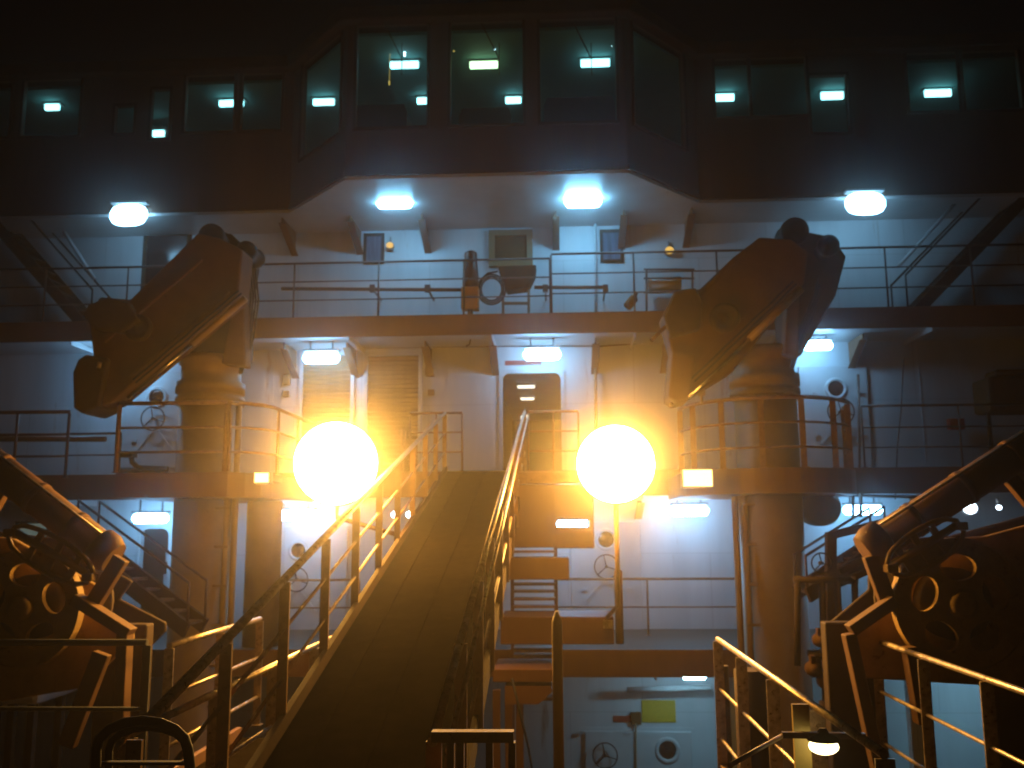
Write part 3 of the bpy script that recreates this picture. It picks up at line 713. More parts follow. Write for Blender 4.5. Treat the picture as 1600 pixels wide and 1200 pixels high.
# ------------------------------------------------------------------ cranes
def crane(side):
    L = side == 'left'
    cx = cxl if L else cxr; rr = .47
    lab = 'dark brown knuckle crane left of the gangway with folded boom over a round post' if L else 'dark brown knuckle crane right of the gangway with folded boom over a round post'
    t = thing('deck_crane', (cx, CY_, 0), lab, 'crane')
    zf0 = sz(325, 632, CY_); zf1 = sz(325, 600, CY_); zt0 = sz(325, 560, CY_)
    MB().lathe((cx, CY_, 0), (0, 0, 1), [(0, 0), (0, rr + .12), (.04, rr + .12), (.05, rr), (zf0, rr), (zf0, rr)], 48).build('pedestal', 'buff', t)
    g = MB().lathe((cx, CY_, 0), (0, 0, 1), [(zf0, rr), (zf0 + .001, rr + .06), (zf0 + .1, rr + .06), (zf0 + .101, rr + .02), (zf0 + .16, rr + .02), (zf0 + .161, rr + .06), (zf1, rr + .06), (zf1 + .001, rr - .01), (zt0 - .12, rr - .01), (zt0 - .119, rr + .03), (zt0, rr + .03), (zt0 + .002, 0)], 48)
    for k in range(30):
        a = 2 * math.pi * k / 30; g.tube([(cx + (rr + .04) * math.cos(a), CY_ + (rr + .04) * math.sin(a), zf0 - .03), (cx + (rr + .04) * math.cos(a), CY_ + (rr + .04) * math.sin(a), zf0 + .0)], .018, 6)
    g.build('slewing_ring', 'buff', t)
    PF = lambda x, y, Y=13.9: P(x, y, Y)
    def pr(pts, y0, y1, name, m='boom', Y=None, bev=.03):
        YY = Y or (y0 + y1) / 2
        pp = [(P(x, y, YY).x, P(x, y, YY).z) for x, y in pts]
        area = sum(pp[i][0] * pp[(i + 1) % len(pp)][1] - pp[(i + 1) % len(pp)][0] * pp[i][1] for i in range(len(pp)))
        if area < 0: pp = pp[::-1]
        return MB().prism(pp, y0, y1).build(name, m, t, bevel=bev)
    if L:
        pr([(300, 562), (296, 470), (310, 400), (338, 372), (372, 375), (398, 400), (386, 470), (385, 562)], 14.0, 14.7, 'slewing_column', 'dark')
        b = pr([(318, 372), (352, 380), (388, 398), (380, 470), (186, 632), (166, 640), (146, 652), (150, 585), (158, 560), (150, 500), (168, 470), (215, 474)], 13.05, 13.55, 'boom', 'boom')
        pr([(152, 560), (186, 566), (172, 640), (147, 651), (133, 642), (132, 588), (140, 568)], 12.95, 13.65, 'boom_tip', 'dark')
        pr([(150, 482), (180, 470), (212, 478), (226, 505), (200, 525), (160, 520), (142, 500)], 12.9, 13.4, 'hose_motor', 'dark')
        ram = ((384, 466), (200, 622)); rod = ((384, 468), (384, 572)); tops = ((336, 374, 24), (390, 397, 19)); eye = (216, 512, 22)
        jib = [(372, 470), (386, 476), (388, 575), (350, 570)]
    else:
        pr([(1222, 562), (1216, 470), (1222, 400), (1250, 372), (1290, 380), (1312, 410), (1296, 470), (1243, 562)], 14.0, 14.7, 'slewing_column', 'dark')
        b = pr([(1182, 378), (1230, 382), (1256, 400), (1250, 450), (1140, 585), (1062, 632), (1046, 628), (1048, 560), (1032, 500), (1050, 462), (1090, 458), (1140, 410)], 13.05, 13.55, 'boom', 'boom')
        pr([(1046, 556), (1082, 560), (1072, 630), (1052, 634), (1040, 626)], 12.95, 13.65, 'boom_tip', 'boom')
        pr([(1052, 460), (1084, 456), (1094, 480), (1090, 520), (1044, 532), (1034, 500)], 12.9, 13.4, 'hose_motor', 'dark')
        ram = ((1252, 452), (1075, 622)); tops = ((1238, 366, 25), (1290, 388, 19)); eye = (1132, 496, 24)
        jib = [(1228, 440), (1246, 452), (1244, 560), (1222, 556)]
    pr(jib, 13.7, 13.98, 'link_arm', 'boom')
    # rams along the under side, in front of the boom
    a, c = P(*ram[0], 12.93), P(*ram[1], 12.93); d = c - a
    g = MB().tube([a, a + d * .46], .052, 14).build('luffing_ram', 'buff', t)
    MB().tube([a + d * .46, c], .032, 12).build('ram_rod', 'chrome', g)
    for off in (.10, .16):
        o_ = Vector((-.5, 0, -.62)).normalized() * 0 + Vector((-off * .66, 0, off * .75))
        MB().tube([a + o_ + d * (.03 * k) + Vector((0, 0, .004 * math.sin(k * .7))) for k in range(0, 31)], .014, 6).build('hydraulic_hose', 'black', t)
    # longitudinal flange on the boom side
    g = MB(); e1 = d.normalized(); nrm = Vector((-e1.z, 0, e1.x))
    if nrm.z < 0: nrm = -nrm
    for off in (.30, .95):
        p0, p1 = a + nrm * off + d * .06, a + nrm * off + d * .9
        g.bar((p0.x, 13.02, p0.z), (p1.x, 13.02, p1.z), .05, .05)
    g.build('boom_flange', 'boom', b)
    for (x, y, r_) in tops:
        q = P(x, y, 13.8); k = r_ / FOC * 13.8
        MB().lathe((q.x, 13.5, q.z), (0, 1, 0), [(0, 0), (0, k * .5), (.06, k * .55), (.1, k * .85), (.2, k * .9), (.24, k * .7), (.5, k * .7), (.53, k * .9), (.62, k * .85), (.64, 0)], 24).build('sheave', 'black', t)
    q = P(eye[0], eye[1], 13.0); k = eye[2] / FOC * 13
    MB().lathe((q.x, 13.05, q.z), (0, -1, 0), [(0, k), (.08, k), (.08, k * .7), (.03, k * .66), (.03, k * .2), (.07, k * .2), (.07, 0)], 24).build('boss_plate', 'dark', t)
    # hose bundle hanging from the top
    g = MB()
    hx = 0 if L else -38
    for k in range(4):
        x0, y0 = tops[1][0] + 4 * k - 4, tops[1][1] + 12
        g.tube([P(x0, y0, 14.1), P(x0 + 6 + hx * .5, y0 + 60, 13.95 + .03 * k), P(x0 - 2 + hx, y0 + 120, 13.95), P(x0 - 12 - 3 * k + hx, y0 + 175, 13.9)], .016, 6)
    g.build('hose_bundle', 'black', t)
    # access ladder/pipes clamped to the post
    sgn = 1 if L else -1
    g = MB(); top = zf0 - .05
    for k, off in enumerate((.10, .24)):
        g.tube([(cx + sgn * (rr + off - .12), CY_ - .30 - .03 * k, .05), (cx + sgn * (rr + off - .12), CY_ - .30 - .03 * k, ZP - .38 if not L else top)], .05, 12)
    g.build('riser_pipe', 'buff', t)
    for k in range(9):
        z = .5 + k * .58
        MB().box(cx + sgn * (rr - .08) - .09, cx + sgn * (rr - .08) + .12, CY_ - .36, CY_ - .3, z, z + .04).build('pipe_clamp', 'buff', t)
    if L: MB().tube([P(156, 566, 12.9), P(154, 575, 12.9)], .03, 8).build('tip_lug', 'steel', t)
    else:
        q = P(1049, 632, 12.9); MB().sphere(q, .035, 10).build('tip_lug', 'steel', t)
    return t
crane('left'); crane('right')
# service brackets and cable boxes by the crane bases
q0 = P(1096, 618, 13.4)
tag(MB().tube([q0 + Vector((0, 0, -.12)), q0], .02, 8).box(q0.x - .05, q0.x + .05, q0.y - .04, q0.y + .04, q0.z, q0.z + .09).build('rail_fitting', 'steel', origin=q0), 'small pale fitting on the curved railing of the right crane platform', 'fitting')

# brown pillar next to the left crane post
q = P(407, 990, 15.4)
tag(MB().tube([(q.x, 15.4, ZC + .001), (q.x, 15.4, ZB - .4)], .29, 28).build('support_pillar', 'boom', origin=(q.x, 15.4, ZC)), 'thick brown pillar right of the left crane post', 'pillar')

# ------------------------------------------------------------------ gangway
GS = (828 - 467) / FOC * 1.0       # slope
def gz(y): return CZ - 3.04 + GS * y
GX0, GX1 = -1.96, -0.58; GY0, GY1 = 3.3, 15.9
GS = (ZB + .02 - (CZ - 3.04)) / GY1
t = thing('gangway', (GX0, GY0, gz(GY0)), 'long dark sloping gangway with handrails leading up to the open doorway', 'gangway')
def gp(x, y, dz=0): return Vector((x, y, gz(y) + dz))
MB().bar(gp((GX0 + GX1) / 2, GY0, -.03), gp((GX0 + GX1) / 2, GY1, -.03), GX1 - GX0 - .1, .05).build('walkway', 'tread', t)
g = MB()
for k in range(3):
    x = GX0 + .3 + k * (GX1 - GX0 - .6) / 2
    g.bar(gp(x, GY0 + .1, 0), gp(x, GY1 - .1, 0), .04, .012)
g.build('walkway_strips', 'tread', t)
for x in (GX0 + .02, GX1 - .02):
    MB().bar(gp(x, GY0, 0), gp(x, GY1, 0), .05, .18).build('stringer', 'stringer', t, bevel=.006)
for x, s1 in ((GX0, -1), (GX1, 1)):
    MB().tube([gp(x, 4.3 if s1 > 0 else 4.5, 1.01), gp(x, GY1, 1.01)], .024, 10).build('handrail', 'steel', t)
    MB().tube([gp(x + .07 * s1, 4.3, .97), gp(x + .07 * s1, GY1 - .2, .97)], .014, 8).build('hand_rope', 'steel', t)
    for h in (.66, .33):
        MB().tube([gp(x, 4.3, h), gp(x, GY1, h)], .014, 8).build('mid_rail', 'rail', t)
    g0 = None
    for k in range(11):
        y = 4.35 + (GY1 - 4.45) * k / 10
        if g0 is None:
            b0 = gp(x, y, -.08)
            g0 = MB().box(x - .036, x + .036, y - .012, y + .012, b0.z, b0.z + 1.07).build('post', 'rail', t)
            ref = b0
        else:
            c = g0.copy(); COL.objects.link(c); c.parent = t; c.location = gp(x, y, -.08) - ref
# gangway head frame posts
g = MB()
for x in (628, 634):
    a_ = P(x, 670, 15.8); g.tube([(a_.x, 15.8, ZB), (a_.x, 15.8, a_.z)], .02, 8)
tag(g.build('gangway_stanchion', 'rail', origin=(a_.x, 15.8, ZB)), 'pair of thin upright stanchions left of the gangway head', 'stanchion')

# ------------------------------------------------------------------ stair tower right of the gangway
SYT = 13.2
t = thing('stair_tower', (P(860, 1000, SYT).x, SYT, 0), 'brown stacked landings and treads right of the gangway', 'stairs')
def tb(name, x0, y0, x1, y1, Y0, Y1, m='fascia', bev=.01):
    a, b, c, e = rect(x0, y0, x1, y1, Y0)
    return MB().box(a, b, Y0, Y1, c, e).build(name, m, t, bevel=bev)
tb('landing', 790, 736, 926, 756, 13.4, 14.9, 'rail')
tb('landing_front', 796, 757, 868, 856, 13.42, 13.5, 'fascia')
tb('landing_front', 868, 757, 926, 813, 13.42, 13.5, 'fascia')
tb('landing_front', 868, 823, 927, 857, 13.42, 13.5, 'fascia')
tb('landing_side', 922, 757, 927, 857, 13.52, 14.8, 'fascia')
tb('landing', 788, 871, 889, 906, 13.2, 13.9, 'fascia')
tb('landing', 782, 964, 959, 1007, 12.6, 13.6, 'fascia')
tb('landing', 770, 1046, 868, 1066, 12.2, 13.2, 'fascia')
for x in (800, 868):
    a_ = P(x, 860, 13.7); MB().bar((a_.x, 13.75, 0), (a_.x, 13.75, sz(x, 760, 13.75)), .05, .12).build('stringer', 'fascia', t)
for k, yy in enumerate((862, 913, 924, 936, 948, 1014, 1025, 1036, 1078, 1092)):
    a, b, c, e = rect(802, yy - 2, 868, yy + 2, 13.5)
    MB().box(a, b, 13.45, 13.72, c, e).build('tread', 'rail', t)
p_ = P(966, 892, 12.7); MB().tube([(p_.x, 12.72, P(966, 1006, 12.7).z), (p_.x, 12.72, p_.z), (p_.x, 12.72, p_.z + .02)], [.055, .055, .02], 14).build('corner_post', 'fascia', t)
q = P(950, 976, 12.5); MB().box(q.x - .06, q.x + .06, 12.5, 12.58, q.z - .05, q.z + .05).build('reflector_plate', 'steel', t)
pp = [(790, 1068), (862, 1068), (862, 1078), (842, 1096), (790, 1096)]
MB().prism([(P(x, y, 12.4).x, P(x, y, 12.4).z) for x, y in pp][::-1], 12.2, 13.1).build('base_box', 'fascia', t)
g = MB()
for x in (776, 795, 812):
    a_ = P(x, 1090, 12.7); g.bar((a_.x, 12.7, 0), (a_.x, 12.7, a_.z + .1), .1, .1)
g.build('support_leg', 'fascia', t)
# tall slim stanchion in front of it
q = P(870, 955, 7.6)
tag(MB().tube([(q.x, 7.6, 0), (q.x, 7.6, q.z - .08), (q.x, 7.6, q.z)], [.042, .042, .012], 14).build('tall_stanchion', 'buff', origin=(q.x, 7.6, 0)), 'tall slim buff stanchion with a pointed top right of the gangway', 'stanchion')
# rope hanging from the tower
ps = [P(800, 1060, 11.8), P(812, 1110, 11.7), P(826, 1170, 11.7), P(836, 1230, 11.7)]
tag(MB().tube(ps, .014, 6).build('loose_rope', 'black', origin=ps[0]), 'dark loose rope hanging below the stair tower', 'rope')
# platform at the foot of the right gangway handrail
q0, q1 = P(675, 1150, 4.2), P(803, 1150, 4.2)
g = MB().bar(q0, q1, .06, .045)
for x in (705, 720, 765, 800):
    a_ = P(x, 1150, 4.2); g.bar((a_.x, 4.2, a_.z - .7), (a_.x, 4.2, a_.z - .024), .03, .05)
tag(g.build('gangway_barrier', 'rail', origin=q0), 'low brown barrier frame at the foot of the gangway handrail', 'barrier')

# ------------------------------------------------------------------ side walkways in the foreground
ZW = 2.55
def walkway(x0, x1, y0, y1, lab):
    t = thing('side_walkway', (x0, y0, ZW), lab, 'walkway')
    MB().box(x0, x1, y0, y1, ZW - .05, ZW - .01).build('deck_plate', 'tread', t)
    for x in (x0, x1): MB().box(x - .03, x + .03, y0, y1, ZW - .18, ZW + .1).build('toe_plate', 'rail', t)
    n = int((y1 - y0) / 2.2)
    for k in range(n + 1):
        y = y0 + .2 + (y1 - y0 - .4) * k / n
        MB().bar((x0 + .1, y, ZW - .19), (x0 + .1, y, 0.0), .1, .1).build('leg', 'rail', t)
        MB().bar((x1 - .1, y, ZW - .19), (x1 - .1, y, 0.0), .1, .1).build('leg', 'rail', t)
walkway(1.48, 2.92, 2.0, 9.1, 'raised walkway between two bright-topped railings in the right foreground')
walkway(-3.6, -2.24, 2.0, 10.6, 'raised walkway between two railings left of the gangway')
HR = CZ - 1.03 - ZW
hs = (HR, HR - .45, HR - .9)
railing('walkway_railing', [(1.48, 9.1, ZW), (1.48, 4.55, ZW)], HR, hs, 1.15, 'amber-lit sloping railing in the right foreground, the one nearer the gangway', 'steel', r=.019, post='flat', pw=.09)
railing('walkway_railing', [(2.92, 9.0, ZW), (2.92, 3.4, ZW)], HR, hs, 1.1, 'amber-lit railing at the right edge in front of the winch', 'steel', r=.019, post='flat', pw=.09)
railing('walkway_railing', [(-2.24, 11.0, ZW), (-2.24, 4.9, ZW)], HR, hs, 1.2, 'railing with bright worn top just left of the gangway', 'steel', r=.019, post='flat', pw=.09)
railing('walkway_railing', [(-3.6, 11.2, ZW), (-3.6, 8.6, ZW)], HR, hs, 1.25, 'short bright-topped railing in front of the left crane post', 'steel', r=.024, post='flat', pw=.09)
# railing at the far left, before the winch
a_, b_ = P(-30, 1004, 7.0), P(230, 1008, 7.0)
railing('walkway_railing', [(a_.x, 7.0, a_.z - 1.0), (b_.x, 7.0, a_.z - 1.0)], 1.0, (1.0, .52, .04), .95, 'dull bluish railing across the lower left corner', 'dullgrey', r=.02, post='flat', pw=.06)
# deck lamp at lower right
q = P(1287, 1166, 5.2)
t = thing('deck_lamp', (q.x, 5.2, ZW), 'small warm lit lamp hanging from a bar in the lower right foreground', 'lamp')
MB().sphere(q, .075, 20, (1.05, .9, .58)).build('bulb_cover', 'deckl', t)
MB().lathe((q.x, q.y, q.z + .03), (0, 0, 1), [(0, .085), (.02, .075), (.04, .03), (.06, .02), (.06, 0)], 20).build('lamp_shade', 'dark', t)
a_, b_ = P(1222, 1148, 5.2), P(1352, 1150, 5.2)
MB().bar(a_, b_, .035, .03).build('cross_bar', 'darkrail', t)
p0 = P(1250, 1100, 5.35); MB().bar((p0.x, 5.35, ZW), (p0.x, 5.35, p0.z), .09, .03).build('post', 'paleyellow', t)
c0, c1 = P(1222, 1150, 5.2), P(1140, 1196, 4.6); MB().tube([c0, c1], .012, 8).build('stay', 'rail', t)
# pipes beneath the right walkway
for k, (x, w_) in enumerate(((1130, .05), (1180, .16), (1205, .08))):
    q = P(x, 1040 + 12 * k, 9.3)
    tag(MB().tube([(q.x, 9.3 + .25 * k, 0), (q.x, 9.3 + .25 * k, q.z)], w_, 14).build('vent_pipe', 'dark', origin=(q.x, 9.3 + .25 * k, 0)),
        ('slim dark standpipe at the far end of the right foreground railing', 'stout dark standpipe beside the end of the right foreground railing', 'medium dark standpipe before the right crane post')[k], 'pipe', 'standpipes before the right crane post')

# ------------------------------------------------------------------ curved ladder handrail, lower left
t = thing('ladder_handrail', P(225, 1200, 3.6), 'black bent tube handrail of a ladder in the lower left corner', 'handrail')
for dx, k in ((0, 0), (10, 1)):
    pts = [P(148 + dx * 2, 1290, 3.5 + .1 * k), P(150 + dx * 2, 1175, 3.5 + .1 * k)]
    for i in range(9):
        a = math.pi - math.pi * i / 8
        pts.append(P(222 + dx + (72 - dx) * math.cos(a), 1172 - (46 - dx) * math.sin(a), 3.5 + .1 * k))
    pts += [P(296, 1190, 3.5 + .1 * k), P(306, 1290, 3.5 + .1 * k)]
    MB().tube(pts, .019 - .004 * k, 12).build('bent_tube', 'black', t)
MB().bar(P(160, 1192, 3.55), P(292, 1192, 3.55), .03, .012).build('rung', 'black', t)

# ------------------------------------------------------------------ ladders and stairs
def incl_ladder(name, a, b, width, lab, nt_=9, m='dark', rails=True, hr=.85, axis='y'):
    a, b = Vector(a), Vector(b); t = thing(name, a, lab, 'ladder')
    off = Vector((0, width, 0)) if axis == 'y' else Vector((width, 0, 0))
    for o in (Vector(), off):
        MB().bar(a + o, b + o, .05, .2).build('stringer', m, t)
        if rails:
            MB().tube([a + o + Vector((0, 0, .1)), a + o + Vector((0, 0, hr)), b + o + Vector((0, 0, hr)), b + o + Vector((0, 0, .1))], .02, 8).build('handrail', m, t)
    g = MB()
    for k in range(nt_):
        p = a.lerp(b, (k + .5) / nt_); g.bar(p, p + off, .2, .03)
    g.build('treads', m, t)
    return t
incl_ladder('inclined_ladder', P(-25, 330, 16.9), P(140, 520, 16.9), .75, 'dark inclined ladder below the left bridge wing', 10, axis='y')
incl_ladder('inclined_ladder', P(1612, 300, 16.9), P(1420, 500, 16.9), .75, 'dark inclined ladder below the right bridge wing', 10, axis='y')
incl_ladder('inclined_ladder', P(118, 850, 12.6), P(292, 985, 12.0), .6, 'dark stair with bent handrails between the left winch and the crane post', 8, m='darkrail', axis='y', hr=.6)
incl_ladder('inclined_ladder', P(1262, 930, 12.4), P(1385, 850, 13.0), .6, 'dark stair between the right crane post and the winch', 8, m='darkrail', axis='y', hr=.5)
for (x0, y0, x1, y1, lab) in ((100, 362, 148, 436, 'pale slanted pipe on the wall below the left bridge wing'), (1492, 318, 1404, 416, 'pale slanted pipe on the wall below the right bridge wing')):
    a_, b_ = P(x0, y0, 17.2), P(x1, y1, 17.2)
    tag(MB().tube([a_, b_], .035, 10).build('slanted_pipe', 'grey', origin=a_), lab, 'pipe')

# frame with pipes and valves, right of the right crane post
t = thing('valve_station', P(1300, 1060, 11.5), 'cluster of dark valves and pipes right of the right crane post', 'valve station')
random.seed(3)
def zfix(v): v = Vector(v); return v
g = MB()
for (x0, y0, x1, y1) in ((1240, 905, 1340, 908), (1284, 908, 1290, 1100), (1308, 905, 1318, 1100), (1246, 905, 1246, 1040), (1335, 900, 1338, 1010), (1262, 1020, 1330, 1030)):
    g.tube([P(x0, y0, 11.6), P(x1, y1, 11.6)], .04, 10)
for x in (1287, 1313):
    a_ = P(x, 1095, 11.6); g.tube([a_, (a_.x, 11.6, 0)], .06, 10)
g.build('pipework', 'dark', t)
for (x, y, r_) in ((1270, 1045, .09), (1300, 1015, .11), (1322, 1048, .1), (1292, 1062, .12), (1280, 1000, .08), (1310, 985, .07)):
    q = P(x, y, 11.45); g = MB(); g.lathe(q, (0, 1, 0), [(-.12, 0), (-.12, r_ * .6), (-.05, r_ * .7), (-.04, r_), (.04, r_), (.05, r_ * .6), (.15, r_ * .5), (.15, 0)], 16)
    g.box(q.x - r_ * .3, q.x + r_ * .3, q.y - .05, q.y + .05, q.z, q.z + r_ * 1.7)
    g.build('valve', 'boom', t)
g = MB(); wheel(g, P(1284, 880, 11.5), .12, .01); g.build('valve_wheel', 'dark', t)
g = MB()
g.bar(P(1298, 832, 12.2), P(1298, 950, 12.2), .12, .12); g.bar(P(1292, 838, 12.2), P(1400, 812, 12.2), .1, .1); g.bar(P(1312, 893, 12.2), P(1360, 868, 12.2), .08, .08); g.bar(P(1312, 912, 12.2), P(1370, 885, 12.2), .08, .08)
g.bar(P(1298, 950, 12.2), (P(1298, 950, 12.2).x, 12.2, 0), .12, .12)
tag(g.build('pipe_support', 'dark', origin=P(1298, 1100, 12.2)), 'dark bent box-section support behind the valve cluster', 'support frame')
# drum hanging below the middle deck, right of the crane
q = P(1279, 793, 15.0); 
tag(MB().lathe(q, (0, 1, 0), [(-.25, 0), (-.25, .26), (-.22, .29), (.22, .29), (.25, .26), (.25, 0)], 28).box(q.x - .03, q.x + .03, q.y - .03, q.y + .03, q.z + .25, ZP - .1).build('hanging_drum', 'dark', origin=q), 'dark round drum under the middle deck right of the right crane post', 'drum')
for k, x in enumerate((1300, 1308, 1333, 1345)):
    q0, q1 = P(x, 770, 16.0), P(x, 808, 16.0)
    tag(MB().tube([q0, q1], .03, 8).build('pipe_hanger', 'darkrail', origin=q1), ('first and leftmost', 'second', 'third', 'fourth and rightmost')[k] + ' short upright pipe hanging right of the dark drum', 'pipe', 'short hanging pipes under the middle deck')
# rail equipment on the far right wall
q = P(1567, 615, 17.2)
tag(MB().box(q.x - .35, q.x + .6, 17.0, 17.7, q.z - .35, q.z + .3).box(q.x - .15, q.x + .5, 17.1, 17.6, q.z + .3, q.z + .45).build('liferaft_locker', 'boom', origin=(q.x, 17.2, ZB), bevel=.08), 'dark reddish bulky locker against the wall at far right', 'locker')
tag(MB().bar((q.x - .25, 17.3, ZB), (q.x - .25, 17.3, q.z - .34), .06, .06).bar((q.x + .5, 17.3, ZB), (q.x + .5, 17.3, q.z - .34), .06, .06).build('locker_stand', 'dark', origin=(q.x, 17.3, ZB)), 'pair of dark posts carrying the reddish locker at far right', 'stand')
wallbox('wall_cabinet', 1480, 655, 1502, 672, .15, 'red', 'small red cabinet on the far right wall behind the railing', 'cabinet', Y=17.9)
# small items on the middle deck at left
q = P(212, 728, 15.6)
tag(MB().tube([P(205, 712, 15.6), P(207, 722, 15.6), P(216, 731, 15.6), P(262, 733, 15.6)], .05, 10).box(q.x - .25, q.x - .03, 15.5, 15.7, P(205, 713, 15.6).z - .02, P(205, 713, 15.6).z + .07).build('bent_pipe', 'darkrail', origin=q), 'bent dark pipe at the foot of the handwheel door on the left', 'pipe')

# ------------------------------------------------------------------ winches / hose davits either side
def winch(side):
    L = side == 'left'; Y = 8.6
    mx = (lambda x: x) if not L else (lambda x: x)
    if L:
        cx, cyy, r_ = 38, 950, 92
        arm = ((-60, 688), (178, 872)); tray = ((18, 832), (140, 902)); body = [(-80, 830), (20, 842), (150, 915), (128, 945), (206, 985), (206, 1000), (130, 1075), (-80, 1110)]
        legs = (((196, 985), (190, 1110)), ((160, 1020), (105, 1165))); bracket = ((118, 935), (205, 990)); tie = ((190, 872), (145, 945))
        lab = 'big dark mooring winch with a spoked drum and slanted arm at the left edge'
    else:
        cx, cyy, r_ = 1500, 945, 98
        arm = ((1660, 664), (1350, 862)); tray = ((1500, 822), (1392, 888)); body = [(1680, 800), (1540, 838), (1480, 842), (1400, 900), (1400, 930), (1335, 985), (1350, 1060), (1680, 1080)]
        legs = (((1326, 990), (1350, 1100)), ((1420, 1010), (1440, 1130))); bracket = ((1396, 938), (1328, 985)); tie = ((1360, 868), (1392, 955))
        lab = 'big dark mooring winch with a spoked drum and slanted arm at the right edge'
    c0 = P(cx, cyy, Y); rr = r_ / FOC * Y
    t = thing('mooring_winch', (c0.x, Y + .6, 0), lab, 'winch')
    # drum flange with lightening holes: ring, spokes, hub
    g = MB()
    outer = [(math.cos(a) * rr, math.sin(a) * rr) for a in [2 * math.pi * k / 60 for k in range(60)]]
    loops = [outer]
    for k in range(5):
        a0 = R(18 + 72 * k); hc = (math.cos(a0) * rr * .56, math.sin(a0) * rr * .56)
        loops.append([(hc[0] + math.cos(a0) * rr * .20 * math.cos(b) - math.sin(a0) * rr * .27 * math.sin(b), hc[1] + math.sin(a0) * rr * .20 * math.cos(b) + math.cos(a0) * rr * .27 * math.sin(b)) for b in [-2 * math.pi * q_ / 20 for q_ in range(20)]])
    flat = [p for l_ in loops for p in l_]; nf = len(flat)
    tris = tessellate_polygon([[Vector((p[0], p[1], 0)) for p in l_] for l_ in loops])
    vs = [(c0.x + p[0], Y - .03, c0.z + p[1]) for p in flat] + [(c0.x + p[0], Y + .03, c0.z + p[1]) for p in flat]
    fs = [tuple(t_) for t_ in tris] + [tuple(i_ + nf for i_ in t_)[::-1] for t_ in tris]; o_ = 0
    for l_ in loops:
        m_ = len(l_); fs += [(o_ + i_, o_ + (i_ + 1) % m_, o_ + (i_ + 1) % m_ + nf, o_ + i_ + nf) for i_ in range(m_)]; o_ += m_
    g.add(vs, fs)
    g.lathe((c0.x, Y, c0.z), (0, -1, 0), [(.03, rr * .96), (.06, rr * .96), (.06, rr * 1.01), (-.05, rr * 1.01), (-.05, rr)], 60, smooth=False)
    g.lathe((c0.x, Y, c0.z), (0, -1, 0), [(-.06, 0), (-.06, rr * .2), (.1, rr * .2), (.12, rr * .12), (.12, 0)], 32)
    g.build('drum_flange', 'winch', t)
    MB().lathe((c0.x, Y + .08, c0.z), (0, 1, 0), [(0, 0), (0, rr * .55), (.7, rr * .55), (.7, rr * .82), (.76, rr * .82), (.76, 0)], 36).build('drum', 'dark', t)
    pp = [(P(x, y, Y + .25).x, P(x, y, Y + .25).z) for x, y in body]
    area = sum(pp[i][0] * pp[(i + 1) % len(pp)][1] - pp[(i + 1) % len(pp)][0] * pp[i][1] for i in range(len(pp)))
    if area < 0: pp = pp[::-1]
    MB().prism(pp, Y + .25, Y + .33).build('side_plate', 'winch', t, bevel=.02)
    MB().prism(pp, Y + 1.0, Y + 1.06).build('side_plate', 'dark', t, bevel=.02)
    # slanted arm: a tube with a box tip
    a_, b_ = P(*arm[0], Y + .1), P(*arm[1], Y + .1); d = (b_ - a_)
    am = MB().tube([a_, a_ + d * .93], .155, 20).build('arm', 'boom', t)
    MB().tube([a_ + Vector((0, -.1, .165)), b_ + Vector((0, -.1, .165))], .014, 8).build('arm_pipe', 'steel', am)
    MB().tube([a_ + d * .90, a_ + d * .955, b_], [.19, .19, .15], 20).build('arm_cap', 'boom', am)
    for k in (.25, .5, .75):
        q = a_ + d * k; MB().tube([q - d.normalized() * .03, q + d.normalized() * .03], .165, 20).build('arm_collar', 'boom', am)
    ps_ = a_ + d * .04
    MB().bar((ps_.x, ps_.y + .05, 0), (ps_.x, ps_.y + .05, ps_.z - .1), .22, .3).build('arm_post', 'dark', t, bevel=.02)
    st = P(1592 if not L else 8, 760 if not L else 800, Y + .1)
    MB().bar((ps_.x, ps_.y + .05, st.z - .5), (a_ + d * .28) - Vector((0, -.05, .12)), .1, .12).build('arm_strut', 'boom', t, bevel=.01)
    # hose tray: two curved rails joined at the ends with a bar between
    a_, b_ = P(*tray[0], Y - .15), P(*tray[1], Y - .15); d = b_ - a_; nn = Vector((-d.z, 0, d.x)).normalized()
    if nn.z < 0: nn = -nn
    g = MB(); w_ = .16
    up = [a_ + d * (k / 12) + nn * w_ * (.35 + .65 * math.sin(math.pi * k / 12) ** .5) for k in range(13)]
    dn = [a_ + d * (k / 12) - nn * w_ * (.35 + .65 * math.sin(math.pi * k / 12) ** .5) for k in range(12, -1, -1)]
    g.tube(up + dn, .024, 8, closed=True)
    g.tube([a_ + nn * .02, b_ + nn * .02], .035, 10)
    for k in (.3, .55, .8):
        p = a_ + d * k; g.bar(p - nn * w_ * .9, p + nn * w_ * .9, .06, .03, (0, 1, 0))
    g.build('hose_tray', 'buff', t)
    for e_ in (a_, b_): MB().box(e_.x - .05, e_.x + .05, e_.y - .06, e_.y + .06, e_.z - .035, e_.z + .035).build('tray_clamp', 'buff', t, bevel=.01)
    # bracket, tie and legs
    MB().bar(P(*bracket[0], Y - .1), P(*bracket[1], Y - .1), .16, .1).build('bracket', 'boom', t, bevel=.01)
    MB().bar(P(*tie[0], Y), P(*tie[1], Y), .1, .14).build('tie_arm', 'boom', t, bevel=.01)
    for (l0, l1) in legs:
        A, B = P(*l0, Y - .1), P(*l1, Y - .1); D = B - A
        if l0[1] < 1000: B = A + D * ((A.z - 0.0) / (A.z - B.z)) if A.z > B.z else B
        if abs(D.x) > .6: B = P(*l1, Y - .1)
        MB().bar(A, B, .1, .15).build('leg', 'boom', t, bevel=.01)
    x0 = P(cx, cyy, Y).x
    g = MB()
    for dx in (-.8, .7): g.bar((x0 + dx, Y + .6, 0), (x0 + dx, Y + .6, c0.z - .2), .5, .18)
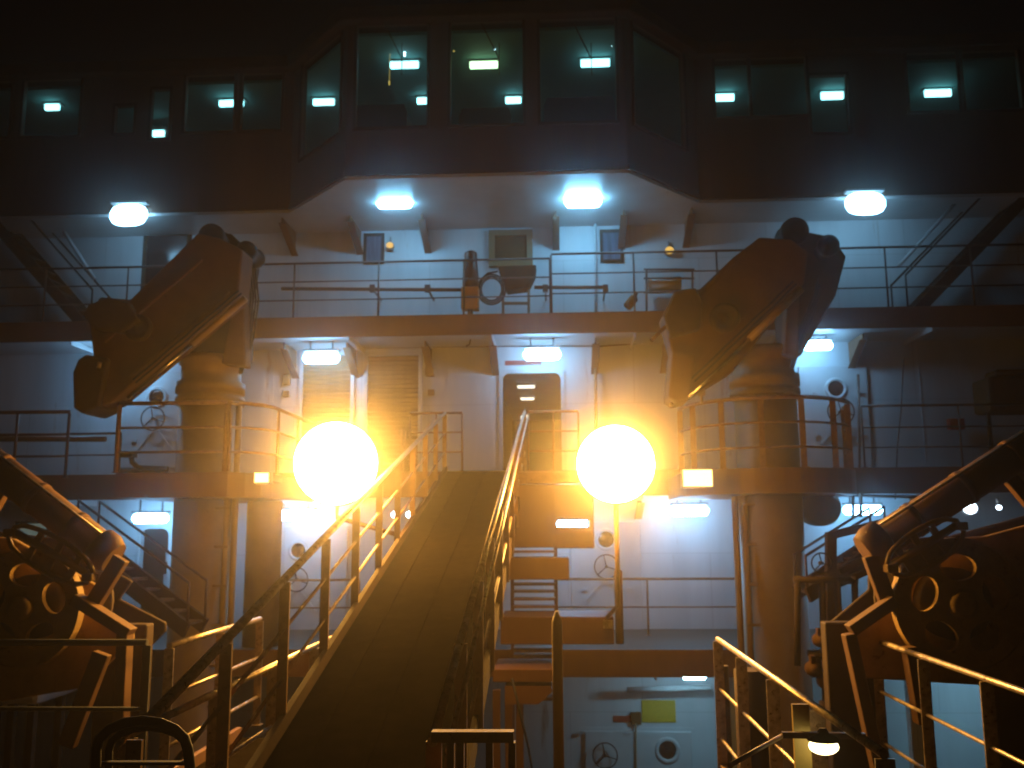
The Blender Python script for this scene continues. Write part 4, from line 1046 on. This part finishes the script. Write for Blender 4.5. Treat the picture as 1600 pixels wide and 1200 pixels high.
    g.box(x0 - 1.1, x0 + 1.0, Y + .2, Y + 1.2, 0, .3); g.build('bedplate', 'dark', t, bevel=.02)
winch('left'); winch('right')

# more lit details at main deck level on the left: white machine hood
q = P(30, 1070, 12.5)
t = thing('hydraulic_tank', (q.x, 12.5, 0), 'bluish-white tank behind the left corner railing', 'tank')
a, b, c, e = rect(-40, 1040, 76, 1098, 12.5)
MB().box(a, b, 12.3, 13.4, c, e).build('body', 'grey', t, bevel=.08)
MB().box(a + .1, a + .2, 12.4, 12.5, 0, c).box(b - .2, b - .1, 12.4, 12.5, 0, c).box(a + .1, a + .2, 13.1, 13.2, 0, c).box(b - .2, b - .1, 13.1, 13.2, 0, c).build('leg', 'dark', t)
# pillars under deck C
for k, px in enumerate((520, 1135, 300, 1420)):
    x = P(px, 1000, 15.2).x
    tag(MB().box(x - .09, x + .09, 15.11, 15.29, 0, ZC - .39).build('deck_pillar', 'white', origin=(x, 15.2, 0)),
        ('square white pillar under the lower deck behind the gangway', 'square white pillar under the lower deck left of the right crane post', 'square white pillar under the lower deck behind the left crane post', 'square white pillar under the lower deck behind the right winch')[k], 'pillar', 'pillars under the lower deck')
# ledge pipe along the lowest wall
ps = [P(980, 1078, 17.5), P(1110, 1074, 17.5)]
tag(MB().tube(ps, .05, 10).build('wall_pipe', 'grey', origin=ps[0]), 'pale level pipe above the yellow placard', 'pipe')
ps = [P(993, 1131, 17.9), P(994, 1230, 17.9)]
tag(MB().tube(ps, .02, 8).build('cable_conduit', 'shutter', origin=ps[0]), 'thin conduit running down from the brown switch box', 'conduit')

# ------------------------------------------------------------------ sodium floodlights
def flood(px, py, Y, r_, lab, foot):
    q = P(px, py, Y); f = Vector(foot)
    ax = Vector((0 - q.x, 0 - q.y, CZ - .6 - q.z)).normalized()
    t = thing('flood_lamp', foot, lab, 'floodlight', 'glaring sodium floodlights either side of the gangway')
    MB().lathe(q, ax, [(0, r_), (.03, r_ * .9), (.07, r_ * .6), (.09, r_ * .3), (.095, 0)], 48).build('lens', 'flood', t)
    MB().lathe(q, ax, [(-.035, r_ * .99), (-.12, r_ * .95), (-.24, r_ * .80), (-.36, r_ * .5), (-.40, r_ * .3)], 48).build('rear_fill_bowl', 'floodback', t)  # rear glow added to throw amber fill on cranes, columns and deck edges
    MB().lathe(q, ax, [(-.03, r_ * .9), (-.03, r_ * 1.04), (.0, r_ * 1.04), (.0, r_ * 1.0)], 48).build('lens_ring', 'housing', t)
    MB().lathe(q, ax, [(-.38, 0), (-.38, r_ * .34), (-.5, r_ * .34), (-.56, r_ * .2), (-.62, r_ * .2), (-.62, 0)], 32).build('ballast_cap', 'housing', t)
    g = MB(); k = r_ * .98
    g.tube([q + Vector((math.cos(a) * k, .16, math.sin(a) * k)) for a in [math.pi + math.pi * i_ / 16 for i_ in range(17)]], .022, 10)
    g.build('yoke', 'dark', t)
    MB().tube([(q.x, q.y + .12, q.z - k), (q.x, q.y + .12, f.z + .25), (f.x, f.y, f.z)], .03, 12).build('mast', 'rail', t)
    return t
q = P(525, 725, 11.6); flood(525, 724, 11.6, .52, 'glaring round sodium lamp left of the gangway', (-2.0, 12.0, gz(12.0) - .1))
q = P(962, 725, 11.6); flood(962, 725, 11.6, .48, 'glaring round sodium lamp right of the gangway', (q.x - .1, 12.7, P(900, 966, 12.7).z))
def small_flood(x0, y0, x1, y1, Y, lab):
    a, b, c, e = rect(x0, y0, x1, y1, Y)
    t = thing('small_floodlight', ((a + b) / 2, Y, e), lab, 'floodlight', 'small square floodlight housings on the platform edges')
    MB().box(a, b, Y - .02, Y - .001, c, e).build('lens', 'housingglow', t, bevel=.004)  # glowing face stands for the big lamps' light on the housing
    MB().box(a - .02, b + .02, Y, Y + .16, c - .02, e + .02).build('housing', 'housing', t, bevel=.012)
    MB().box((a + b) / 2 - .03, (a + b) / 2 + .03, Y + .16, Y + .9, (c + e) / 2 - .03, (c + e) / 2 + .03).build('bracket', 'rail', t)
small_flood(1068, 734, 1112, 760, 13.0, 'square floodlight housing with an added amber glow on the edge of the right crane platform')
small_flood(398, 739, 420, 754, 13.0, 'small floodlight housing with an added amber glow on the edge of the left crane platform')

# ------------------------------------------------------------------ haze
m = bpy.data.materials.new('night_haze'); m.use_nodes = True
nt = m.node_tree; nt.nodes.clear()
o = nt.nodes.new('ShaderNodeOutputMaterial'); v = nt.nodes.new('ShaderNodeVolumePrincipled')
v.inputs['Color'].default_value = (0.95, 0.93, 0.92, 1); v.inputs['Density'].default_value = HAZE; v.inputs['Anisotropy'].default_value = 0.945
nt.links.new(v.outputs[0], o.inputs['Volume'])
tag(MB().box(-155, 155, -155, 155, -7.2, 20).build('haze', m), kind='stuff')
